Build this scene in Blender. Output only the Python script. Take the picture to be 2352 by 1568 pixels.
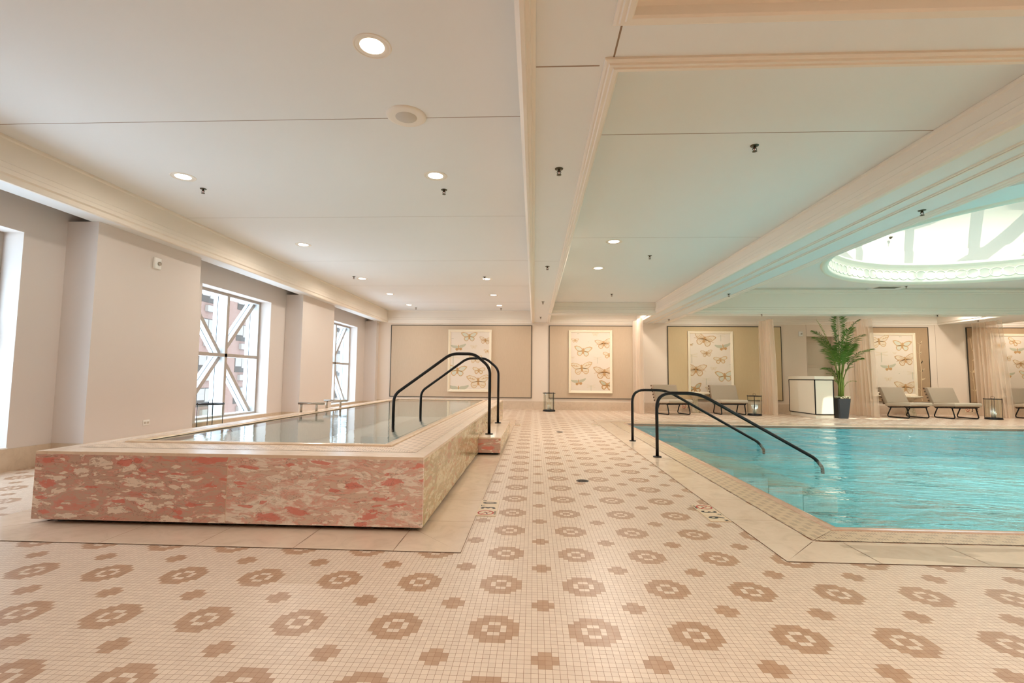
import bpy, bmesh, math, random
from mathutils import Vector, Matrix
random.seed(7)
PI = math.pi
sc = bpy.context.scene
for o in list(bpy.data.objects): bpy.data.objects.remove(o)
col = sc.collection

# ------------------------------------------------------------------ camera
CAMH = 1.0242
f_px, yaw, pitch, roll = 1116.65, 0.0461, 0.0732, 0.0094
cy_, sy_ = math.cos(yaw), math.sin(yaw)
F = Vector((-sy_*math.cos(pitch), cy_*math.cos(pitch), math.sin(pitch)))
R0 = Vector((cy_, sy_, 0)); U0 = R0.cross(F)
R = R0*math.cos(roll) + U0*math.sin(roll); U = -R0*math.sin(roll) + U0*math.cos(roll)
cam = bpy.data.cameras.new('camera'); camo = bpy.data.objects.new('camera', cam); col.objects.link(camo)
cam.sensor_width = 36.0; cam.lens = f_px/2352*36.0; cam.clip_start = 0.05; cam.clip_end = 400
M = Matrix((R, U, -F)).transposed().to_4x4(); M.translation = Vector((0, 0, CAMH)); camo.matrix_world = M
sc.camera = camo

# ------------------------------------------------------------------ view, world, sun, daylight portals, added dome lamp
sc.view_settings.view_transform = 'Standard'; sc.view_settings.look = 'None'
sc.view_settings.exposure = -0.07; sc.view_settings.gamma = 1.0; sc.view_settings.use_curve_mapping = False
cyc = sc.cycles
cyc.use_denoising = True; cyc.max_bounces = 9; cyc.diffuse_bounces = 6; cyc.glossy_bounces = 3
cyc.transmission_bounces = 4; cyc.transparent_max_bounces = 12
cyc.caustics_reflective = False; cyc.caustics_refractive = False; cyc.sample_clamp_indirect = 6.0
cyc.use_adaptive_sampling = True; cyc.adaptive_threshold = 0.02
try: cyc.use_light_tree = True
except Exception: pass
w = bpy.data.worlds.new('world'); sc.world = w; w.use_nodes = True
bg = w.node_tree.nodes['Background']; bg.inputs[0].default_value = (0.66, 0.83, 1.0, 1); bg.inputs[1].default_value = 9.5
def light(kind, name, loc, energy, color, **kw):
    l = bpy.data.lights.new(name, kind); l.energy = energy; l.color = color
    for k, v in kw.items():
        if k not in ('rot', 'portal'): setattr(l, k, v)
    o = bpy.data.objects.new(name, l); o.location = loc; col.objects.link(o)
    if 'rot' in kw: o.rotation_euler = kw['rot']
    if kw.get('portal'): l.cycles.is_portal = True
    return o
sun = light('SUN', 'sun', (0, 0, 20), 6.0, (1.0, 0.95, 0.86), angle=0.009)
sun.rotation_euler = Vector((-0.20, 0.90, -1.68)).to_track_quat('-Z', 'Y').to_euler()
for yc in (3.81, 8.72, 13.66):
    light('AREA', 'window_portal', (-5.93, yc, 1.38), 1, (1, 1, 1), shape='RECTANGLE', size=2.4, size_y=2.2, rot=(0, -PI/2, 0), portal=True)
light('AREA', 'dome_fill_lamp', (9.12, 7.4, 5.84), 370, (1.0, 1.0, 0.94), shape='DISK', size=4.6, spread=math.radians(150))  # disc lamp added under the solid roof, standing in for dome daylight

# ------------------------------------------------------------------ materials
def S(r, g, b):
    return tuple(((c/255)/12.92 if c/255 <= 0.04045 else ((c/255+0.055)/1.055)**2.4) for c in (r, g, b)) + (1,)
class NT:
    def __init__(s, name):
        s.m = bpy.data.materials.new(name); s.m.use_nodes = True; s.t = s.m.node_tree
        s.b = s.t.nodes['Principled BSDF']; s.out = s.t.nodes['Material Output']
    def n(s, typ, **kw):
        nd = s.t.nodes.new(typ)
        for k, v in kw.items(): setattr(nd, k, v)
        return nd
    def l(s, a, b): s.t.links.new(a, b)
    def math(s, op, a, b=None, c=None):
        nd = s.n('ShaderNodeMath', operation=op)
        for i, v in enumerate((a, b, c)):
            if v is None: continue
            if isinstance(v, (int, float)): nd.inputs[i].default_value = v
            else: s.l(v, nd.inputs[i])
        return nd.outputs[0]
    def mix(s, f, a, b):
        nd = s.n('ShaderNodeMix', data_type='RGBA')
        for i, v in ((0, f), (6, a), (7, b)):
            if isinstance(v, (int, float, tuple)): nd.inputs[i].default_value = v
            else: s.l(v, nd.inputs[i])
        return nd.outputs[2]
    def coord(s): return s.n('ShaderNodeTexCoord').outputs['Object']
    def mapping(s, vec, scale=(1, 1, 1), rot=(0, 0, 0), loc=(0, 0, 0)):
        nd = s.n('ShaderNodeMapping'); s.l(vec, nd.inputs[0])
        nd.inputs['Scale'].default_value = scale; nd.inputs['Rotation'].default_value = rot; nd.inputs['Location'].default_value = loc
        return nd.outputs[0]
    def noise(s, vec, scale, detail=3, rough=0.5, dist=0.0):
        nd = s.n('ShaderNodeTexNoise'); s.l(vec, nd.inputs['Vector'])
        nd.inputs['Scale'].default_value = scale; nd.inputs['Detail'].default_value = detail
        nd.inputs['Roughness'].default_value = rough; nd.inputs['Distortion'].default_value = dist
        return nd
    def ramp(s, fac, stops, interp='LINEAR'):
        nd = s.n('ShaderNodeValToRGB'); s.l(fac, nd.inputs[0]); r = nd.color_ramp; r.interpolation = interp
        while len(r.elements) < len(stops): r.elements.new(0.5)
        for e, (p, c) in zip(r.elements, stops): e.position = p; e.color = c
        return nd.outputs[0]
    def bump(s, h, strength, dist):
        nd = s.n('ShaderNodeBump'); s.l(h, nd.inputs['Height']); nd.inputs['Strength'].default_value = strength
        nd.inputs['Distance'].default_value = dist; s.l(nd.outputs[0], s.b.inputs['Normal']); return nd.outputs[0]
    def base(s, v):
        if isinstance(v, tuple): s.b.inputs['Base Color'].default_value = v
        else: s.l(v, s.b.inputs['Base Color'])
def simple(name, c, rough=0.6, metal=0.0, noise=0.0, nscale=8, bump=0.0):
    t = NT(name); t.b.inputs['Roughness'].default_value = rough; t.b.inputs['Metallic'].default_value = metal
    if noise or bump:
        nz = t.noise(t.coord(), nscale, 4)
        if noise:
            d = tuple(x*(1-noise) for x in c[:3]) + (1,); t.base(t.mix(nz.outputs[0], d, c))
        else: t.base(c)
        if bump: t.bump(nz.outputs[0], bump, 0.002)
    else: t.base(c)
    return t.m

PXT, PYT = 0.4064, 0.4064*1.0511
OX, OY = -0.3892*PXT, 5.0702*PXT
def mosaic_mat():
    t = NT('mosaic_floor_tile'); sep = t.n('ShaderNodeSeparateXYZ'); t.l(t.coord(), sep.inputs[0])
    u = t.math('MULTIPLY', t.math('SUBTRACT', sep.outputs[0], OX), 16/PXT)
    v = t.math('MULTIPLY', t.math('SUBTRACT', sep.outputs[1], OY), 16/PYT)
    def cell(x):
        fl = t.math('FLOOR', x); m = t.math('FLOORED_MODULO', fl, 16)
        return fl, t.math('MINIMUM', m, t.math('SUBTRACT', 15, m))
    fu, a = cell(u); fv, b = cell(v); s_ = t.math('ADD', a, b)
    c1 = t.math('MULTIPLY', t.math('LESS_THAN', s_, 4.5), t.math('LESS_THAN', t.math('MAXIMUM', a, b), 3.5))
    n1 = t.math('SUBTRACT', 1, t.math('COMPARE', s_, 1, 0.25))
    br = t.math('MAXIMUM', t.math('MULTIPLY', c1, n1), t.math('GREATER_THAN', s_, 12.5))
    cmb = t.n('ShaderNodeCombineXYZ'); t.l(fu, cmb.inputs[0]); t.l(fv, cmb.inputs[1])
    wn = t.n('ShaderNodeTexWhiteNoise', noise_dimensions='2D'); t.l(cmb.outputs[0], wn.inputs['Vector'])
    light_ = t.mix(wn.outputs[0], S(222, 202, 182), S(231, 212, 192))
    dark_ = t.mix(wn.outputs[0], S(180, 144, 115), S(190, 155, 126))
    tile = t.mix(br, light_, dark_)
    g = 0.055
    gr = t.math('MAXIMUM', t.math('LESS_THAN', t.math('FRACT', u), g), t.math('LESS_THAN', t.math('FRACT', v), g))
    t.base(t.mix(gr, tile, S(160, 122, 96)))
    t.l(t.math('ADD', t.math('MULTIPLY', gr, 0.4), 0.34), t.b.inputs['Roughness'])
    t.b.inputs['Specular IOR Level'].default_value = 0.45
    return t.m
def stone_mat(name, c1, c2, c3, scale=1.4, rough=0.22, wet=False, stretch=(1, 1, 1)):
    t = NT(name); co = t.mapping(t.coord(), stretch)
    n1 = t.noise(co, scale, 6, 0.6, 0.6); n2 = t.noise(co, scale*5, 5, 0.65, 1.2)
    a = t.ramp(n1.outputs[0], [(0.3, c1), (0.55, c2), (0.75, c3)])
    b_ = t.ramp(n2.outputs[0], [(0.30, tuple(x*0.86 for x in c1[:3])+(1,)), (0.5, c2), (0.72, c3)])
    c = t.mix(0.4, a, b_)
    if wet:
        n3 = t.noise(t.mapping(t.coord(), (0.7, 2.2, 1)), 1.25, 2, 0.4, 0.8)
        sx = t.n('ShaderNodeSeparateXYZ'); t.l(t.coord(), sx.inputs[0])
        m = t.math('MULTIPLY', t.ramp(n3.outputs[0], [(0.50, (0, 0, 0, 1)), (0.52, (1, 1, 1, 1))]), t.math('MULTIPLY', t.math('GREATER_THAN', sx.outputs[0], 1.9), t.math('LESS_THAN', sx.outputs[1], 3.2)))
        c = t.mix(t.math('MULTIPLY', m, 0.28), c, S(120, 96, 70))
    t.base(c); t.b.inputs['Roughness'].default_value = rough
    return t.m
def marble_mat(name, tint, pale, seed):
    t = NT(name); co = t.coord()
    warp = t.noise(t.mapping(co, (1.2, 1.2, 2.6), loc=(seed, seed*2, seed)), 2.2, 4, 0.55)
    ad = t.n('ShaderNodeVectorMath', operation='MULTIPLY_ADD'); t.l(warp.outputs[1], ad.inputs[0])
    ad.inputs[1].default_value = (0.30, 0.30, 0.13); t.l(co, ad.inputs[2])
    base_n = t.noise(t.mapping(ad.outputs[0], (1.6, 1.6, 4.6), rot=(0, 0.10, 0), loc=(seed, 3, seed)), 2.4, 7, 0.62, 0.5)
    pink, salmon, tan, cream = tint
    k = pale
    colr = t.ramp(base_n.outputs[0], [(0.28-k, pink), (0.42-k, salmon), (0.50-k, tan), (0.57-k, salmon), (0.66-k, cream), (0.9, cream)])
    fine = t.noise(t.mapping(ad.outputs[0], (3, 3, 9)), 6.5, 6, 0.7, 0.8)
    colr = t.mix(t.math('MULTIPLY', t.ramp(fine.outputs[0], [(0.46, (0, 0, 0, 1)), (0.62, (1, 1, 1, 1))]), 0.55), colr, tan)
    for sc_, thr, c_ in ((6.5, 0.60-k*2.4, cream), (14.0, 0.58-k, cream), (26.0, 0.62, tan), (5.0, 0.80, pink), (9.0, 0.80, pink)):
        v = t.n('ShaderNodeTexVoronoi', feature='F1'); t.l(t.mapping(ad.outputs[0], (0.85, 0.85, 3.1), rot=(0, 0.12, 0), loc=(seed*sc_, 0, 0)), v.inputs['Vector'])
        v.inputs['Scale'].default_value = sc_; v.inputs['Randomness'].default_value = 1.0
        hs = t.n('ShaderNodeSeparateColor'); t.l(v.outputs['Color'], hs.inputs[0])
        pick = t.math('GREATER_THAN', hs.outputs[0], thr)
        edge = t.math('LESS_THAN', t.math('ADD', v.outputs['Distance'], t.math('MULTIPLY', fine.outputs[0], 0.8)), 0.80)
        colr = t.mix(t.math('MULTIPLY', t.math('MULTIPLY', pick, edge), 0.88), colr, c_)
    vn = t.noise(t.mapping(ad.outputs[0], (1.1, 1.1, 3.6), loc=(0, seed, 5)), 2.6, 5, 0.6, 1.6)
    vein = t.math('LESS_THAN', t.math('ABSOLUTE', t.math('SUBTRACT', vn.outputs[0], 0.5)), 0.006)
    colr = t.mix(t.math('MULTIPLY', vein, 0.4), colr, S(110, 95, 80))
    t.base(colr); t.b.inputs['Roughness'].default_value = 0.16
    return t.m
def grate_mat(name, axis, c, slot):
    """stone-coloured gutter grille with staggered groups of slots; axis 0: runs along x, 1: along y"""
    t = NT(name); sp = t.n('ShaderNodeSeparateXYZ'); t.l(t.coord(), sp.inputs[0])
    a, b = sp.outputs[axis], sp.outputs[1-axis]
    row = t.math('FLOOR', t.math('MULTIPLY', b, 1/0.055)); fb = t.math('FRACT', t.math('MULTIPLY', b, 1/0.055))
    sh = t.math('ADD', t.math('MULTIPLY', a, 1/0.13), t.math('MULTIPLY', row, 0.5)); fa = t.math('FRACT', sh)
    fs = t.math('FRACT', t.math('MULTIPLY', fa, 7.0))
    m = t.math('MULTIPLY', t.math('GREATER_THAN', fs, 1-slot), t.math('LESS_THAN', fa, 0.6))
    m = t.math('MULTIPLY', m, t.math('MULTIPLY', t.math('GREATER_THAN', fb, 0.16), t.math('LESS_THAN', fb, 0.80)))
    t.base(t.mix(m, c, S(150, 120, 96))); t.b.inputs['Roughness'].default_value = 0.3
    return t.m
def water_mat(name, tint, bumps, strength, refl=1.0):
    t = NT(name); t.t.nodes.remove(t.b)
    gl = t.n('ShaderNodeBsdfGlossy'); gl.inputs['Roughness'].default_value = 0.02; gl.inputs['Color'].default_value = (refl, refl, refl, 1)
    tr = t.n('ShaderNodeBsdfTransparent'); tr.inputs[0].default_value = tint
    fr = t.n('ShaderNodeFresnel'); fr.inputs[0].default_value = 1.33
    mx = t.n('ShaderNodeMixShader'); t.l(fr.outputs[0], mx.inputs[0]); t.l(tr.outputs[0], mx.inputs[1]); t.l(gl.outputs[0], mx.inputs[2])
    t.l(mx.outputs[0], t.out.inputs[0])
    h = None
    for sc_, st, amp in bumps:
        nz = t.noise(t.mapping(t.coord(), st, rot=(0, 0, 0.12)), sc_, 3, 0.55, 0.4)
        x = t.math('MULTIPLY', nz.outputs[0], amp); h = x if h is None else t.math('ADD', h, x)
    bp = t.n('ShaderNodeBump'); t.l(h, bp.inputs['Height']); bp.inputs['Strength'].default_value = strength; bp.inputs['Distance'].default_value = 1.0
    t.l(bp.outputs[0], gl.inputs['Normal']); t.l(bp.outputs[0], fr.inputs['Normal'])
    return t.m
def glass_mat(name, tint, refl=0.9, fixed=None):
    t = NT(name); t.t.nodes.remove(t.b)
    gl = t.n('ShaderNodeBsdfGlossy'); gl.inputs['Roughness'].default_value = 0.02; gl.inputs['Color'].default_value = (refl, refl, refl, 1)
    tr = t.n('ShaderNodeBsdfTransparent'); tr.inputs[0].default_value = tint
    fr = t.n('ShaderNodeFresnel'); fr.inputs[0].default_value = 1.3
    mx = t.n('ShaderNodeMixShader'); t.l(fr.outputs[0], mx.inputs[0]); t.l(tr.outputs[0], mx.inputs[1]); t.l(gl.outputs[0], mx.inputs[2])
    t.l(mx.outputs[0], t.out.inputs[0])
    if fixed is not None:
        for k_ in list(mx.inputs[0].links): t.t.links.remove(k_)
        mx.inputs[0].default_value = fixed
    return t.m
def sheer_mat():
    t = NT('sheer_curtain_fabric'); t.base(S(244, 228, 210)); t.b.inputs['Roughness'].default_value = 0.9
    wv = t.n('ShaderNodeTexWave', wave_type='BANDS', bands_direction='Y'); t.l(t.coord(), wv.inputs[0]); wv.inputs['Scale'].default_value = 9.0; wv.inputs['Distortion'].default_value = 1.0
    tl = t.n('ShaderNodeBsdfTranslucent'); tl.inputs[0].default_value = S(244, 228, 210)
    m1 = t.n('ShaderNodeMixShader'); m1.inputs[0].default_value = 0.5; t.l(t.b.outputs[0], m1.inputs[1]); t.l(tl.outputs[0], m1.inputs[2])
    tp = t.n('ShaderNodeBsdfTransparent'); m2 = t.n('ShaderNodeMixShader')
    t.l(t.math('ADD', t.math('MULTIPLY', wv.outputs[1], 0.0), 0.46), m2.inputs[0]); t.l(tp.outputs[0], m2.inputs[1]); t.l(m1.outputs[0], m2.inputs[2])
    t.l(m2.outputs[0], t.out.inputs[0]); return t.m
def brick_mat():
    t = NT('pink_brick_facade'); br = t.n('ShaderNodeTexBrick')
    sp = t.n('ShaderNodeSeparateXYZ'); t.l(t.coord(), sp.inputs[0]); cb = t.n('ShaderNodeCombineXYZ'); t.l(sp.outputs[1], cb.inputs[0]); t.l(sp.outputs[2], cb.inputs[1])
    t.l(cb.outputs[0], br.inputs[0]); br.inputs['Scale'].default_value = 3.0
    br.inputs['Color1'].default_value = S(100, 77, 68); br.inputs['Color2'].default_value = S(106, 83, 74); br.inputs['Mortar'].default_value = S(112, 95, 86)
    t.base(br.outputs[0]); t.b.inputs['Roughness'].default_value = 0.9; t.b.inputs['Specular IOR Level'].default_value = 0.0; return t.m
def fabric_mat(name, c, c2):
    t = NT(name); n = t.noise(t.mapping(t.coord(), (9, 1, 1.2)), 5, 5, 0.6)
    t.base(t.mix(n.outputs[0], c, c2)); t.b.inputs['Roughness'].default_value = 0.85; return t.m
def emis(name, c, s):
    t = NT(name); t.base((0.8, 0.8, 0.8, 1)); t.b.inputs['Emission Color'].default_value = c; t.b.inputs['Emission Strength'].default_value = s; return t.m
def pooltile_mat(name, c1, c2, grout, size):
    t = NT(name); v = t.n('ShaderNodeVectorMath', operation='SCALE'); t.l(t.coord(), v.inputs[0]); v.inputs['Scale'].default_value = 1/size
    fr = t.n('ShaderNodeVectorMath', operation='FRACTION'); t.l(v.outputs[0], fr.inputs[0])
    fl = t.n('ShaderNodeVectorMath', operation='FLOOR'); t.l(v.outputs[0], fl.inputs[0])
    wn = t.n('ShaderNodeTexWhiteNoise'); t.l(fl.outputs[0], wn.inputs['Vector'])
    sp = t.n('ShaderNodeSeparateXYZ'); t.l(fr.outputs[0], sp.inputs[0])
    g = t.math('MAXIMUM', t.math('LESS_THAN', sp.outputs[0], 0.08), t.math('LESS_THAN', sp.outputs[1], 0.08))
    t.base(t.mix(g, t.mix(wn.outputs[0], c1, c2), grout)); t.b.inputs['Roughness'].default_value = 0.4; return t.m

MOS = mosaic_mat()
SLAB = stone_mat('limestone_border_slab', S(216, 192, 168), S(230, 208, 185), S(240, 220, 198), 1.1, 0.16, wet=True)
TOP = stone_mat('cream_stone_top', S(222, 196, 172), S(232, 210, 188), S(238, 220, 202), 2.0, 0.25, stretch=(1, 1, 1))
COP = stone_mat('stone_coping', S(212, 182, 150), S(224, 196, 166), S(232, 208, 182), 2.0, 0.2)
COPP = stone_mat('pink_stone_coping', S(196, 160, 136), S(208, 174, 150), S(218, 186, 164), 2.0, 0.12)
BASE_ST = stone_mat('beige_stone_baseboard', S(198, 176, 152), S(208, 188, 164), S(216, 198, 176), 1.6, 0.3)
GROUT = simple('brown_grout', S(158, 126, 102), 0.8)
MARA = marble_mat('red_breccia_marble', (S(218, 130, 118), S(214, 156, 142), S(200, 172, 156), S(242, 228, 214)), 0.0, 1.3)
MARB = marble_mat('pale_pink_breccia_marble', (S(220, 136, 124), S(222, 166, 152), S(218, 196, 180), S(242, 230, 218)), 0.05, 4.7)
MARC = marble_mat('cream_green_breccia_marble', (S(190, 138, 106), S(204, 170, 130), S(176, 160, 116), S(226, 212, 176)), 0.05, 9.1)
DRUMT = simple('lit_dome_moulding', S(243, 240, 226), 0.7)  # ring lightened above the dome plaster, its missing light put into colour
BLACK = simple('black_recess', S(18, 18, 20), 0.7)
RAILM = simple('dark_bronze_metal', S(34, 30, 28), 0.35, 0.6)
BLKM = simple('black_metal', S(24, 24, 26), 0.4, 0.5)
STEEL = simple('brushed_steel', S(190, 180, 168), 0.3, 0.9)
WALLM = simple('beige_wall_plaster', S(224, 214, 206), 0.75, noise=0.03, nscale=1.0)
WALLP = simple('cream_far_wall', S(230, 214, 196), 0.7, noise=0.03, nscale=1.0)
CEIL = simple('white_ceiling_plaster', S(234, 233, 230), 0.8, noise=0.035, nscale=1.2)
TRIMM = simple('cream_moulding_paint', S(236, 226, 212), 0.75)
SEAM = simple('brown_seam_joint', S(150, 126, 104), 0.9)  # brown tone of the thin joint lines
WHITE = simple('white_paint', S(240, 238, 232), 0.45)
DRUMM = simple('white_dome_plaster', S(188, 184, 166), 0.8)
WINF = simple('white_window_frame', S(226, 230, 232), 0.4)
WINFACE = simple('taupe_window_frame_face', S(176, 164, 152), 0.5)
GLASS = glass_mat('window_glass', (0.94, 0.97, 0.98, 1))
LGLASS = glass_mat('ribbed_lantern_glass', (0.93, 0.95, 0.91, 1), 0.8, 0.08)
FAB1 = fabric_mat('tan_wall_fabric', S(192, 170, 144), S(204, 182, 156))
FAB2 = fabric_mat('olive_tan_wall_fabric', S(200, 178, 138), S(210, 188, 150))
BAMB = simple('bamboo_pattern_thread', S(222, 198, 158), 0.8); FAB3 = fabric_mat('brown_wall_fabric', S(166, 138, 106), S(178, 150, 118))
PFRAME = simple('dark_panel_edge', S(66, 58, 46), 0.6)
PAPER = simple('cream_print_paper', S(226, 212, 194), 0.6)
AFRAME = simple('ivory_picture_frame', S(240, 226, 200), 0.4)
BT = simple('print_tan', S(206, 168, 118), 0.7); BTd = simple('print_ochre', S(192, 148, 96), 0.7)
BG_ = simple('print_mint', S(208, 206, 186), 0.7); BGr = simple('print_sage', S(188, 184, 158), 0.7); BP = simple('print_pale', S(222, 206, 180), 0.7)
SHEER = sheer_mat()
CUSH = simple('grey_beige_cushion', S(166, 150, 130), 0.9, noise=0.05, nscale=40)
CUSHL = simple('light_seat_cushion', S(192, 178, 158), 0.9, noise=0.05, nscale=40)
SLATM = simple('dark_teak_slats', S(110, 84, 62), 0.6)
TABM = stone_mat('marble_side_table', S(150, 140, 108), S(214, 198, 170), S(228, 214, 190), 3.5, 0.2)
POT = simple('charcoal_planter', S(44, 48, 52), 0.5)
MOSS = simple('pale_moss_pebbles', S(214, 204, 170), 0.9, noise=0.4, nscale=60, bump=0.6)
LEAF = simple('palm_leaf_green', S(92, 138, 48), 0.45, noise=0.4, nscale=9)
LEAFY = simple('palm_leaf_yellow_green', S(140, 158, 40), 0.5)
STEMM = simple('palm_stem_green', S(128, 150, 62), 0.5, noise=0.3, nscale=12)
SIGNT = simple('marker_tile', S(228, 206, 176), 0.4)
INK = simple('black_lettering', S(30, 26, 24), 0.5); RED = simple('red_symbol', S(186, 44, 30), 0.5)
SPRM = simple('sprinkler_brass', S(90, 82, 62), 0.4, 0.6)
DOORM = simple('grey_beige_door', S(196, 182, 160), 0.5)
POOLT = pooltile_mat('turquoise_pool_finish', S(130, 208, 212), S(138, 214, 217), S(134, 208, 211), 0.06)
POOLB = pooltile_mat('blue_pool_wall', S(122, 204, 214), S(128, 210, 219), S(124, 204, 212), 0.06)
STEPT = pooltile_mat('pale_mosaic_pool_steps', S(172, 200, 190), S(184, 208, 198), S(160, 190, 182), 0.03)
TUBT = pooltile_mat('white_mosaic_tub', S(226, 232, 226), S(234, 238, 232), S(196, 204, 198), 0.0254)
GRX = grate_mat('pool_grille_across', 0, S(214, 190, 160), 0.42); GRY = grate_mat('pool_grille_along', 1, S(214, 190, 160), 0.42)
TGX = grate_mat('tub_grille_across', 0, S(232, 208, 184), 0.35); TGY = grate_mat('tub_grille_along', 1, S(232, 208, 184), 0.35)
PWATER = water_mat('pool_water_surface', (0.80, 0.97, 0.97, 1), [(0.9, (1, 2.4, 1), 0.10), (2.8, (1, 2.6, 1), 0.045), (9, (1, 2.0, 1), 0.018), (26, (1, 1.6, 1), 0.004)], 1.0)
TWATER = water_mat('tub_water_surface', (0.93, 0.97, 0.96, 1), [(5.0, (1, 1.2, 1), 0.0022), (16, (1, 1, 1), 0.0009)], 0.5)
BRICK = brick_mat(); PALE = simple('pale_concrete_facade', S(106, 97, 90), 0.9)
BWIN = simple('facade_window_glass', S(64, 57, 52), 0.6); BSASH = simple('facade_window_blind', S(112, 103, 96), 0.6)
for m_ in (PALE, BWIN, BSASH): m_.node_tree.nodes['Principled BSDF'].inputs['Specular IOR Level'].default_value = 0.0
LAMPG = emis('warm_lamp_lens', (1.0, 0.86, 0.70, 1), 14.0)

# ------------------------------------------------------------------ mesh helpers
class MB:
    def __init__(s): s.bm = bmesh.new(); s.mats = []
    def mi(s, m):
        if m not in s.mats: s.mats.append(m)
        return s.mats.index(m)
    def face(s, pts, m, smooth=False):
        try: f = s.bm.faces.new([s.bm.verts.new(p) for p in pts])
        except ValueError: return None
        f.material_index = s.mi(m); f.smooth = smooth; return f
    def box(s, x0, x1, y0, y1, z0, z1, m, T=None):
        P = [Vector((x, y, z)) for z in (z0, z1) for y in (y0, y1) for x in (x0, x1)]
        if T is not None: P = [T @ p for p in P]
        V = [s.bm.verts.new(p) for p in P]; k = s.mi(m)
        for q in ((0, 2, 3, 1), (4, 5, 7, 6), (0, 1, 5, 4), (2, 6, 7, 3), (0, 4, 6, 2), (1, 3, 7, 5)):
            f = s.bm.faces.new([V[i] for i in q]); f.material_index = k
        return V
    def rings(s, loops, m, closed=True, cap=False, smooth=True, wrap=False):
        L = [[s.bm.verts.new(p) for p in lp] for lp in loops]; k = s.mi(m); n = len(L[0])
        prs = list(zip(L, L[1:])) + ([(L[-1], L[0])] if wrap else [])
        for A, B in prs:
            for i in range(n if closed else n-1):
                j = (i+1) % n; f = s.bm.faces.new((A[i], A[j], B[j], B[i])); f.material_index = k; f.smooth = smooth
        if cap:
            for A in (L[0][::-1], L[-1]):
                f = s.bm.faces.new(A); f.material_index = k
    def lathe(s, prof, m, c=(0, 0), seg=32, cap=False, smooth=True):
        s.rings([[(c[0]+r*math.cos(2*PI*i/seg), c[1]+r*math.sin(2*PI*i/seg), z) for i in range(seg)] for r, z in prof], m, cap=cap, smooth=smooth)
    def tube(s, pts, r, m, seg=10, cap=True):
        pts = [Vector(p) for p in pts]; loops = []; up = None
        for i, p in enumerate(pts):
            t = (pts[min(i+1, len(pts)-1)] - pts[max(i-1, 0)]).normalized()
            if up is None: up = t.orthogonal().normalized()
            up = (up - t*up.dot(t)).normalized(); sd = t.cross(up)
            rr = r[i] if isinstance(r, (list, tuple)) else r
            loops.append([p + (up*math.cos(2*PI*k/seg) + sd*math.sin(2*PI*k/seg))*rr for k in range(seg)])
        s.rings(loops, m, cap=cap)
    def frame(s, x0, x1, y0, y1, prof, m):
        """sweep a profile [(outward offset, z)] round a horizontal rectangle"""
        s.rings([[(x0-o, y0-o, z), (x1+o, y0-o, z), (x1+o, y1+o, z), (x0-o, y1+o, z)] for o, z in prof], m, smooth=False)
    def done(s, name, parent=None, bevel=0, sub=0, recalc=True):
        if recalc: bmesh.ops.recalc_face_normals(s.bm, faces=s.bm.faces)
        me = bpy.data.meshes.new(name); s.bm.to_mesh(me); s.bm.free()
        for m in s.mats: me.materials.append(m)
        o = bpy.data.objects.new(name, me); col.objects.link(o)
        if parent is not None: o.parent = parent
        if bevel:
            b = o.modifiers.new('bevel', 'BEVEL'); b.width = bevel; b.segments = 3; b.limit_method = 'ANGLE'
            for p in me.polygons: p.use_smooth = True
        if sub:
            b = o.modifiers.new('sub', 'SUBSURF'); b.levels = sub; b.render_levels = sub
        return o
def arc_path(pts, rad, n=7):
    """round the inner corners of a polyline"""
    P = [Vector(p) for p in pts]; out = [P[0]]
    for i in range(1, len(P)-1):
        a, b, c = P[i-1], P[i], P[i+1]; r = rad[i-1] if isinstance(rad, (list, tuple)) else rad
        da, dc = (a-b).normalized(), (c-b).normalized()
        p0, p1 = b+da*r, b+dc*r
        for k in range(n+1):
            t = k/n; out.append((1-t)**2*p0 + 2*t*(1-t)*b + t*t*p1)
    out.append(P[-1]); return out
def tag(o, label=None, cat=None, group=None, kind=None):
    if label: o['label'] = label
    if cat: o['category'] = cat
    if group: o['group'] = group
    if kind: o['kind'] = kind
    return o
def thing(name, loc, label, cat, group=None, rz=0):
    e = bpy.data.objects.new(name, None); e.location = loc; e.rotation_euler = (0, 0, rz); e.empty_display_size = 0.1
    col.objects.link(e); return tag(e, label, cat, group)
def dup(src, loc, label, rz=None, group=None):
    e = src.copy(); col.objects.link(e); e.location = loc; e['label'] = label
    if rz is not None: e.rotation_euler = (0, 0, rz)
    if group: e['group'] = group
    def rec(a, b):
        for ch in a.children:
            c = ch.copy(); col.objects.link(c); c.parent = b; c.matrix_parent_inverse = ch.matrix_parent_inverse.copy(); rec(ch, c)
    rec(src, e); return e
def struct(o): o['kind'] = 'structure'; return o
def text_faces(mb, txt, T, m, sx=1.0, size=0.1):
    cu = bpy.data.curves.new('lettering', 'FONT'); cu.body = txt; cu.size = size; cu.offset = size*0.022; cu.align_x = 'CENTER'; cu.align_y = 'CENTER'
    to = bpy.data.objects.new('lettering', cu); me = bpy.data.meshes.new_from_object(to)
    k = mb.mi(m); V = [mb.bm.verts.new(T @ Vector((v.co.x*sx, v.co.y, 0))) for v in me.vertices]
    for p in me.polygons:
        try: f = mb.bm.faces.new([V[i] for i in p.vertices]); f.material_index = k
        except ValueError: pass
    bpy.data.objects.remove(to); bpy.data.curves.remove(cu); bpy.data.meshes.remove(me)

WY = 15.6; ZS = 2.79
# ================================================================== SETTING
# ---- floor (mosaic) around the sunken pool
PX0, PX1, PY0, PY1 = 2.03, 14.3, 3.49, 11.27      # pool opening (outer face of coping)
m = MB(); XL, XR, YN = -5.9, 16.0, -3.2
for r in ((XL, XR, YN, PY0), (XL, PX0, PY0, PY1), (PX1, XR, PY0, PY1), (XL, XR, PY1, WY+0.3)):
    m.face([(r[0], r[2], 0), (r[1], r[2], 0), (r[1], r[3], 0), (r[0], r[3], 0)], MOS)
struct(m.done('floor'))
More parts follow.
